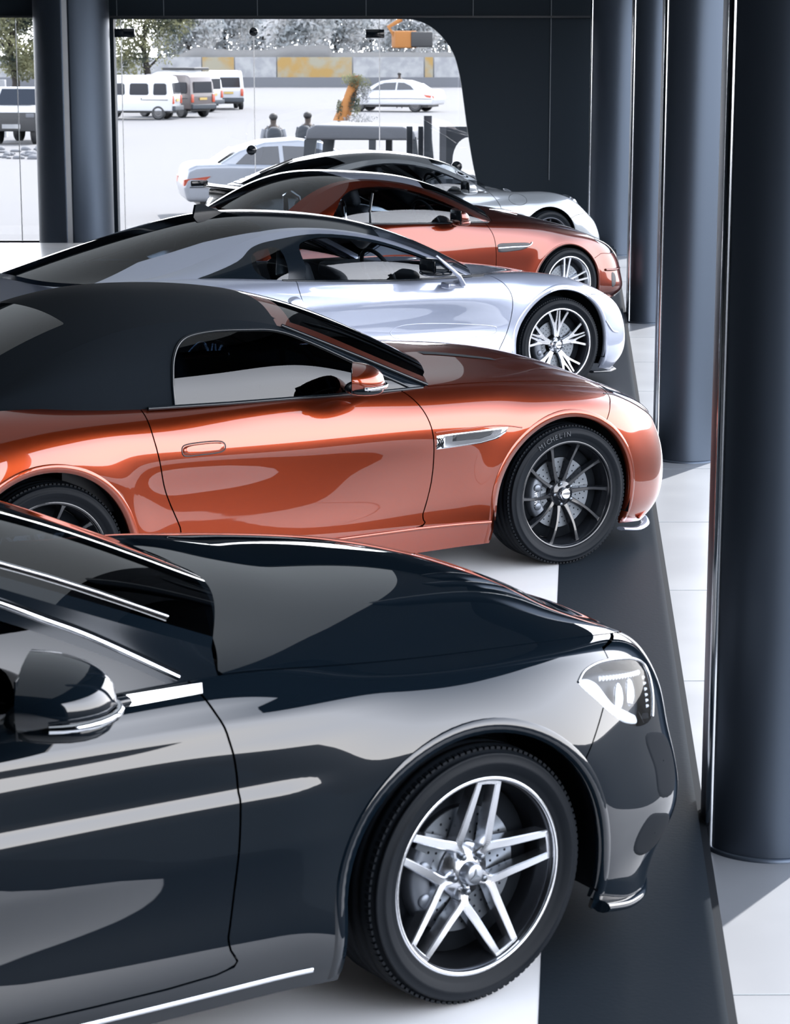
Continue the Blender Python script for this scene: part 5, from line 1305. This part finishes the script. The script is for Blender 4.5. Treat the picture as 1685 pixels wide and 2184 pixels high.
# ---- soft-top jeep
p = px_at(808, 345, 42.0); root = empty('jeep', (p.x, 42.0, GZ), R(-12)); tag(root, 'grey open-sided jeep with pale soft top, behind the grey sports car', 'jeep')
MB().box((0, 0, .72), (1.15, .78, .30), bev=.05).build('jeep_tub', 'jeep_grey', root)
MB().box((1.45, 0, .75), (.45, .62, .22), bev=.05).build('jeep_bonnet', 'jeep_grey', root)
V, F = bev_prism([(-1.20, 1.55), (-1.16, 1.74), (-1.0, 1.82), (.6, 1.80), (.80, 1.72), (.84, 1.56)], -.74, .74, .05); MB().add(V, F, True).build('soft_top', 'jeep_top', root)
for sd in (-1, 1):
    MB().prism([(-1.24, 1.0), (-1.06, 1.0), (-.98, 1.56), (-1.20, 1.56)], 'y', sd * .74, sd * .68).build('rear_side_panel', 'jeep_grey', root)
    MB().prism([(-.02, 1.0), (.10, 1.0), (.10, 1.56), (-.02, 1.56)], 'y', sd * .74, sd * .68).build('roof_post', 'jeep_grey', root)
    MB().prism([(.78, 1.0), (.90, 1.0), (.84, 1.62), (.74, 1.62)], 'y', sd * .72, sd * .66).build('windscreen_post', 'jeep_grey', root)
    for x in (-.75, 1.35): small_wheel(root, x, sd * .72, .37, .22)
MB().prism([(-.62, 1.05), (.62, 1.05), (.58, 1.60), (-.58, 1.60)], 'x', -1.25, -1.22).build('rear_screen', 'lamp_glass', root)
# ---- gate posts and arched panel
def post(px0, px1, py, Y, lab, d=.15):
    a = px_at(px0, py, Y); b = px_at(px1, py, Y); mb = MB(); mb.box(((a.x + b.x) / 2, Y, (a.z + GZ) / 2), ((b.x - a.x) / 2, d, (a.z - GZ) / 2), bev=.01)
    o = mb.build('gate_post', 'outdoor_grey'); tag(o, lab, 'post', 'grey posts outside by the arched panel')
post(904, 921, 246, 36, 'tall grey square post outside the window'); post(867, 880, 269, 36.5, 'shorter grey post, left of the pair', .1); post(892, 903, 269, 36.3, 'shorter grey post touching the tall one', .1)
a, b = px_at(938, 270, 36), px_at(1040, 400, 36); mb = MB()
w = b.x - a.x; zt = a.z; x0 = a.x; arc = [(x0 + .46 - .26 * math.cos(t) + .0, zt - .52 + .36 * math.sin(t)) for t in np.linspace(0, math.pi / 2, 8)]
mb.prism([(x0, GZ), (x0, zt), (x0 + 2.2, zt), (x0 + 2.2, GZ), (x0 + 1.3, GZ), (x0 + 1.3, zt - .52), (x0 + 1.2, zt - .25), (x0 + 1.0, zt - .16)] + arc[::-1] + [(x0 + .20, GZ)], 'y', 36, 36.25)
o = mb.build('arched_panel', 'outdoor_grey'); tag(o, 'grey metal panel with an arched opening beside the posts', 'panel')
MB().box((x0 + .05, 35.97, (zt + GZ) / 2), (.05, .04, (zt - GZ) / 2)).build('panel_edge', 'jeep_top', o)
# ---- truck at the left edge
p = px_at(60, 285, 76); root = empty('pickup_truck', (p.x, 76, GZ), R(-97)); tag(root, 'white truck with black grille facing the hall, left window', 'truck')
V, F = bev_prism([(-2, .55), (-2, 1.3), (-.5, 1.3), (-.3, 1.78), (.75, 1.80), (1.25, 1.20), (1.75, 1.08), (1.85, .55)], -.82, .82, .07, taper=(1.1, .15)); MB().add(V, F, True).build('truck_cab', 'van_white', root)
MB().add([(1.24, -.66, 1.22), (1.24, .66, 1.22), (.82, .58, 1.72), (.82, -.58, 1.72)], [(0, 1, 2, 3)], False).xf(Matrix.Translation((.03, 0, .02))).build('windscreen', 'outdoor_glass', root)
MB().box((1.84, 0, .72), (.06, .80, .30), bev=.03).build('grille', 'outdoor_black', root)
MB().box((1.92, 0, .58), (.01, .30, .07)).build('number_plate', 'hoarding_white', root)
for sd in (-1, 1):
    MB().box((1.86, sd * .62, .92), (.06, .14, .07), bev=.03).build('headlight', 'jeep_top', root)
    MB().box((1.15, sd * .98, 1.28), (.05, .09, .11), bev=.02).build('side_mirror', 'outdoor_black', root)
    for x in (-1.2, 1.25): small_wheel(root, x, sd * .74, .36, .22)
# ---- boundary wall: hoarding panels, gravel heap
YB = 163.0
edges = [-60, 236, 430, 500, 590, 752, 905, 1000, 1160]; mats = ['hoarding_white', 'hoarding_white', 'hoarding_yellow', 'hoarding_white', 'hoarding_yellow', 'hoarding_white', 'hoarding_yellow', 'hoarding_white']
labs = ['pale hoarding panel behind the white vans', 'pale hoarding panel left of the yellow ones', 'narrow yellow and white hoarding panel', 'pale hoarding panel between two yellow ones', 'broad yellow hoarding panel', 'pale hoarding panel behind the flower stand', 'yellow-striped hoarding panel at the right', 'last pale hoarding panel on the right']
edges[6] = 905; edges[7] = 925
for i, mt in enumerate(mats):
    a = px_at(edges[i], 122, YB); b = px_at(edges[i + 1], 122, YB); mb = MB(); mb.box(((a.x + b.x) / 2, YB, (a.z + GZ) / 2 + .15), ((b.x - a.x) / 2 - .05, .08, (a.z - GZ) / 2 - .15))
    o = mb.build('hoarding_panel', mt); tag(o, labs[i], 'hoarding', 'boundary hoarding panels')
mb = MB(); a = px_at(-60, 165, YB - .3); b = px_at(1160, 165, YB - .3); mb.box(((a.x + b.x) / 2, YB - .4, (a.z + GZ) / 2), ((b.x - a.x) / 2, .3, (a.z - GZ) / 2)); o = mb.build('kerb_wall', 'jeep_top'); tag(o, 'low grey wall at the foot of the hoarding', 'wall')
rn = random.Random(3); G = []
for i, px in enumerate(np.linspace(372, 1010, 90)):
    hgt = 103 - 4 * math.sin(px * .021) - 5 * math.exp(-((px - 625) / 22) ** 2) - 3 * math.exp(-((px - 680) / 26) ** 2) + rn.uniform(-1, 1)
    if px < 420: hgt = 121 - (121 - hgt) * (px - 372) / 48
    if px > 705: hgt = 111 + rn.uniform(-1, 1)
    t = px_at(px, hgt, 178); bz = GZ
    G.append([(t.x, 172, bz), (t.x, 174, bz + (t.z - bz) * .6), (t.x, 178, t.z), (t.x, 183, bz + (t.z - bz) * .5), (t.x, 186, bz)])
o = MB().grid(G).build('gravel_heap', 'gravel_dark'); tag(o, 'long dark heap of gravel behind the hoarding', 'gravel heap', kind='stuff')
# ---- excavator
p = px_at(862, 120, 191); root = empty('excavator', (p.x, 191, GZ), R(10)); root.scale = (1, 1, 1.25); tag(root, 'orange and black excavator behind the hoarding', 'excavator')
MB().box((0, 0, 2.6), (.9, .9, .55), bev=.1).build('excavator_cab', 'orange_cloth', root); MB().box((1.3, 0, 2.6), (.9, 1.0, .5), bev=.1).build('engine_housing', 'outdoor_black', root)
MB().box((.4, 0, .9), (1.9, 1.1, .9), bev=.2).build('track', 'outdoor_black', root); MB().tube([(-.6, 0, 2.6), (-1.3, 0, 3.4), (-.2, 0, 3.9)], .16, 8).build('boom', 'orange_cloth', root)
# ---- trees
def leaf_cloud(name, blobs, n, size, m, parent, seed):
    rn = random.Random(seed); mb = MB(); Vs = []; Fs = []
    for k in range(n):
        c, r = rn.choice(blobs); d = Vector((rn.gauss(0, 1), rn.gauss(0, 1), rn.gauss(0, 1))).normalized() * (rn.random() ** .45)
        q = Vector((c[0] + d.x * r[0], c[1] + d.y * r[1], c[2] + d.z * r[2])); a = Vector((rn.gauss(0, 1), rn.gauss(0, 1), rn.gauss(0, 1))).normalized(); b_ = a.orthogonal().normalized(); s = size * rn.uniform(.6, 1.4)
        i = len(Vs); Vs += [q - a * s, q + b_ * s * .45, q + a * s, q - b_ * s * .45]; Fs.append((i, i + 1, i + 2, i + 3))
    mb.add(Vs, Fs, False); me = bpy.data.meshes.new(name); me.from_pydata(mb.v, [], mb.f); return link(name, me, m, parent)
def tree(x, y, h, blobs, n, size, lab, m='leaf_mix', seed=1, grp='trees beyond the yard'):
    root = empty('tree', (x, y, GZ)); tag(root, lab, 'tree', grp)
    tr = MB(); tr.tube([(0, 0, 0), (.1, 0, h * .3), (-.1, 0, h * .55), (0, 0, h * .8)], [.22, .17, .12, .05], 10)
    tk = tr.build('trunk', 'bark', root)
    for k in range(5):
        a = k * 1.3; MB().tube([(0, 0, h * (.35 + .08 * k)), (math.cos(a) * h * .15, math.sin(a) * h * .1, h * (.5 + .08 * k))], [.08, .03], 6).build('branch', 'bark', tk)
    leaf_cloud('foliage', blobs, n, size, m, root, seed); return root
p = px_at(312, 175, 112)
tree(p.x, 112, 5.2, [((0, 0, 3.6), (2.0, 1.6, 1.9)), ((-1.0, 0, 2.6), (1.3, 1.2, 1.4)), ((1.1, 0, 4.3), (1.5, 1.2, 1.0)), ((-.6, 0, 4.8), (1.9, 1.4, 1.0)), ((1.9, .3, 4.9), (.9, 1, .8))], 9000, .085, 'leafy green and yellow tree behind the white vans, right of the wide column', seed=4)
p = px_at(30, 190, 100)
tree(p.x, 100, 5.0, [((0, 0, 3.4), (2.0, 1.4, 1.7)), ((.6, 0, 2.4), (1.2, 1, .9)), ((-.8, 0, 4.4), (1.8, 1.3, 1.0)), ((.9, 0, 4.5), (1.0, 1.2, .9))], 8000, .085, 'leafy tree above the white truck in the left window', seed=5)
HL = ['hazy tree just right of the leafy green one', 'hazy tree above the white van seen from behind', 'hazy tree between the round glass button and the middle of the window', 'hazy tree above the highest hump of the gravel heap',
      'hazy tree right of the gravel hump', 'hazy tree behind the right-hand glass clamp', 'hazy tree behind the excavator', 'hazy tree at the curved corner of the large window', 'rightmost hazy tree, beyond the curved window edge', 'hazy tree mostly hidden by the wide column between the windows', 'leftmost hazy tree, in the left window']
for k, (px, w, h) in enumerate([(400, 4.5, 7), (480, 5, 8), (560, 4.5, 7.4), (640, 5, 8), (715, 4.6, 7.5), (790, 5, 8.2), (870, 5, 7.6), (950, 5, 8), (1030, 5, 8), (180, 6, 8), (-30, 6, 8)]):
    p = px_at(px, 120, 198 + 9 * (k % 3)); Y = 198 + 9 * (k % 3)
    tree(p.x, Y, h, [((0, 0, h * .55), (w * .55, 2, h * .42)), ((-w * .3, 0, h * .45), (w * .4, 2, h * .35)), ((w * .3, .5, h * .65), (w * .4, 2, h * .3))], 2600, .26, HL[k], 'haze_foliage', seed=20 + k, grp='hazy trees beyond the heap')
# ---- flower stand wrapped in orange cloth
p = px_at(752, 255, 92); root = empty('flower_stand', (p.x, 92, GZ)); tag(root, 'flower stand draped in orange cloth in the bright yard', 'flower stand')
G = []
for t in np.linspace(0, 1, 14):
    z = .15 + 1.75 * t; xx = -.45 + .62 * t; r = .30 - .14 * t
    G.append([(xx + r * math.cos(a) * (1 + .18 * math.sin(5 * a + 3 * t)), r * .8 * math.sin(a), z) for a in np.linspace(0, 2 * math.pi, 20, endpoint=False)])
MB().grid(G, closev=True).build('orange_drape', 'orange_cloth', root)
leaf_cloud('foliage', [((.35, -.2, 1.5), (.42, .3, .42)), ((.0, -.25, 1.75), (.5, .3, .25)), ((.1, -.3, .8), (.25, .25, .5)), ((-.5, -.1, .5), (.15, .2, .5))], 1600, .045, 'leaf_mix', root, 9)
leaf_cloud('white_blossom', [((.45, -.3, 1.2), (.3, .2, .4)), ((.3, -.3, .25), (.7, .3, .2))], 700, .045, 'hoarding_white', root, 10)
# ---- people
def person(px, py_head, Y, yaw, lab, shirt, pack=None, arm=0, height=1.68):
    p = px_at(px, py_head, Y); root = empty('person', (p.x, Y, GZ), R(yaw)); tag(root, lab, 'person'); k = height / 1.7
    me = bpy.data.meshes.new('body'); J = [(0, 0, .95, .14), (0, 0, 1.12, .13), (0, .01, 1.30, .15), (0, 0, 1.42, .09), (0, .01, 1.50, .055), (0, .02, 1.60, .085), (0, .02, 1.66, .075)]
    E = [(0, 1), (1, 2), (2, 3), (3, 4), (4, 5), (5, 6)]
    def chain(st, pts):
        last = st
        for q in pts: J.append(q); E.append((last, len(J) - 1)); last = len(J) - 1
    for s in (-1, 1):
        chain(0, [(s * .09, 0, .86, .095), (s * .11, .03, .50, .065), (s * .12, -.02, .10, .045), (s * .12, .10, .04, .035)])
        lift = arm if s == 1 else 0
        chain(3, [(s * .17, 0, 1.38, .06), (s * (.22 + .05 * lift), .0 + .05 * lift, 1.12 + .05 * lift, .045), (s * (.22 + .12 * lift), .10 + .1 * lift, .90 + .18 * lift, .033), (s * (.22 + .13 * lift), .13 + .12 * lift, .82 + .2 * lift, .03)])
    me.from_pydata([(x * k, y * k, z * k) for x, y, z, r in J], E, []); o = bpy.data.objects.new('body', me); COL.objects.link(o); o.parent = root
    me.materials.append(MAT['skin_brown']); sk = o.modifiers.new('skin', 'SKIN'); sk.use_smooth_shade = True
    for i, q in enumerate(J): me.skin_vertices[0].data[i].radius = (q[3] * k, q[3] * k)
    me.skin_vertices[0].data[0].use_root = True; ss = o.modifiers.new('s', 'SUBSURF'); ss.levels = 2; ss.render_levels = 2
    def ring(z, rx, ry, n=20, cy=0): return [(rx * math.cos(a) * k, (cy + ry * math.sin(a)) * k, z * k) for a in np.linspace(0, 2 * math.pi, n, endpoint=False)]
    MB().grid([ring(z, rx, ry) for z, rx, ry in ((.88, .19, .14), (1.0, .19, .135), (1.15, .185, .14), (1.30, .215, .15), (1.40, .19, .12), (1.45, .09, .08))], closev=True).build('shirt', shirt, root)
    for s in (-1, 1):
        MB().tube([(s * .19 * k, 0, 1.39 * k), (s * .235 * k, 0, 1.24 * k), (s * .235 * k, .01, 1.13 * k)], [.075 * k, .066 * k, .062 * k], 10).build('sleeve', shirt, root)
        MB().tube([(s * .095 * k, 0, .95 * k), (s * .115 * k, .03 * k, .50 * k), (s * .125 * k, 0, .10 * k)], [.11 * k, .085 * k, .07 * k], 12).build('trouser_leg', 'trouser_slate', root)
    MB().ell((0, .0, 1.665 * k), (.098 * k, .108 * k, .085 * k)).build('hair', 'hair_black', root)
    if pack:
        MB().ell((0, -.21 * k, 1.20 * k), (.17 * k, .12 * k, .25 * k), e=.7).build('backpack', pack, root)
        for s in (-1, 1): MB().tube([(s * .12 * k, -.15 * k, 1.40 * k), (s * .13 * k, .03, 1.46 * k), (s * .13 * k, .16 * k, 1.32 * k), (s * .14 * k, .14 * k, 1.08 * k)], .018, 6).build('backpack_strap', pack, root)
    return root
person(583, 243, 51, 8, 'person with pale shirt and backpack, seen from behind beside the silver saloon', 'shirt_pale', 'bag_slate')
person(656, 234, 52, -20, 'person with large dark backpack and one arm out, above the saloon roof', 'trouser_slate', 'bag_slate', arm=1)
person(440, 156, 106, 60, 'person in pale shirt standing at the open van door', 'shirt_pale')
person(352, 150, 110, 0, 'person half hidden behind the white vans', 'trouser_slate')
person(852, 158, 113, 180, 'person standing behind the white saloon', 'shirt_pale')
# ---- rubble at the left window
rn = random.Random(8)
p = px_at(30, 305, 68); mb = MB()
for k in range(70): mb.ell((p.x + rn.uniform(-2.5, 1.5), 68 + rn.uniform(-3, 3), GZ + .03), (rn.uniform(.05, .2), rn.uniform(.05, .2), rn.uniform(.03, .1)), e=.8, n=7, m_=4)
o = mb.build('rubble', 'jeep_top'); tag(o, 'scattered pale rubble on the ground in the left window', 'rubble', kind='stuff')
a = px_at(2, 170, 80); mb = MB(); mb.box((a.x - .6, 80, (a.z + GZ) / 2), (.75, .15, (a.z - GZ) / 2)); o = mb.build('garden_wall', 'hoarding_white'); tag(o, 'pale wall end left of the white truck', 'wall')
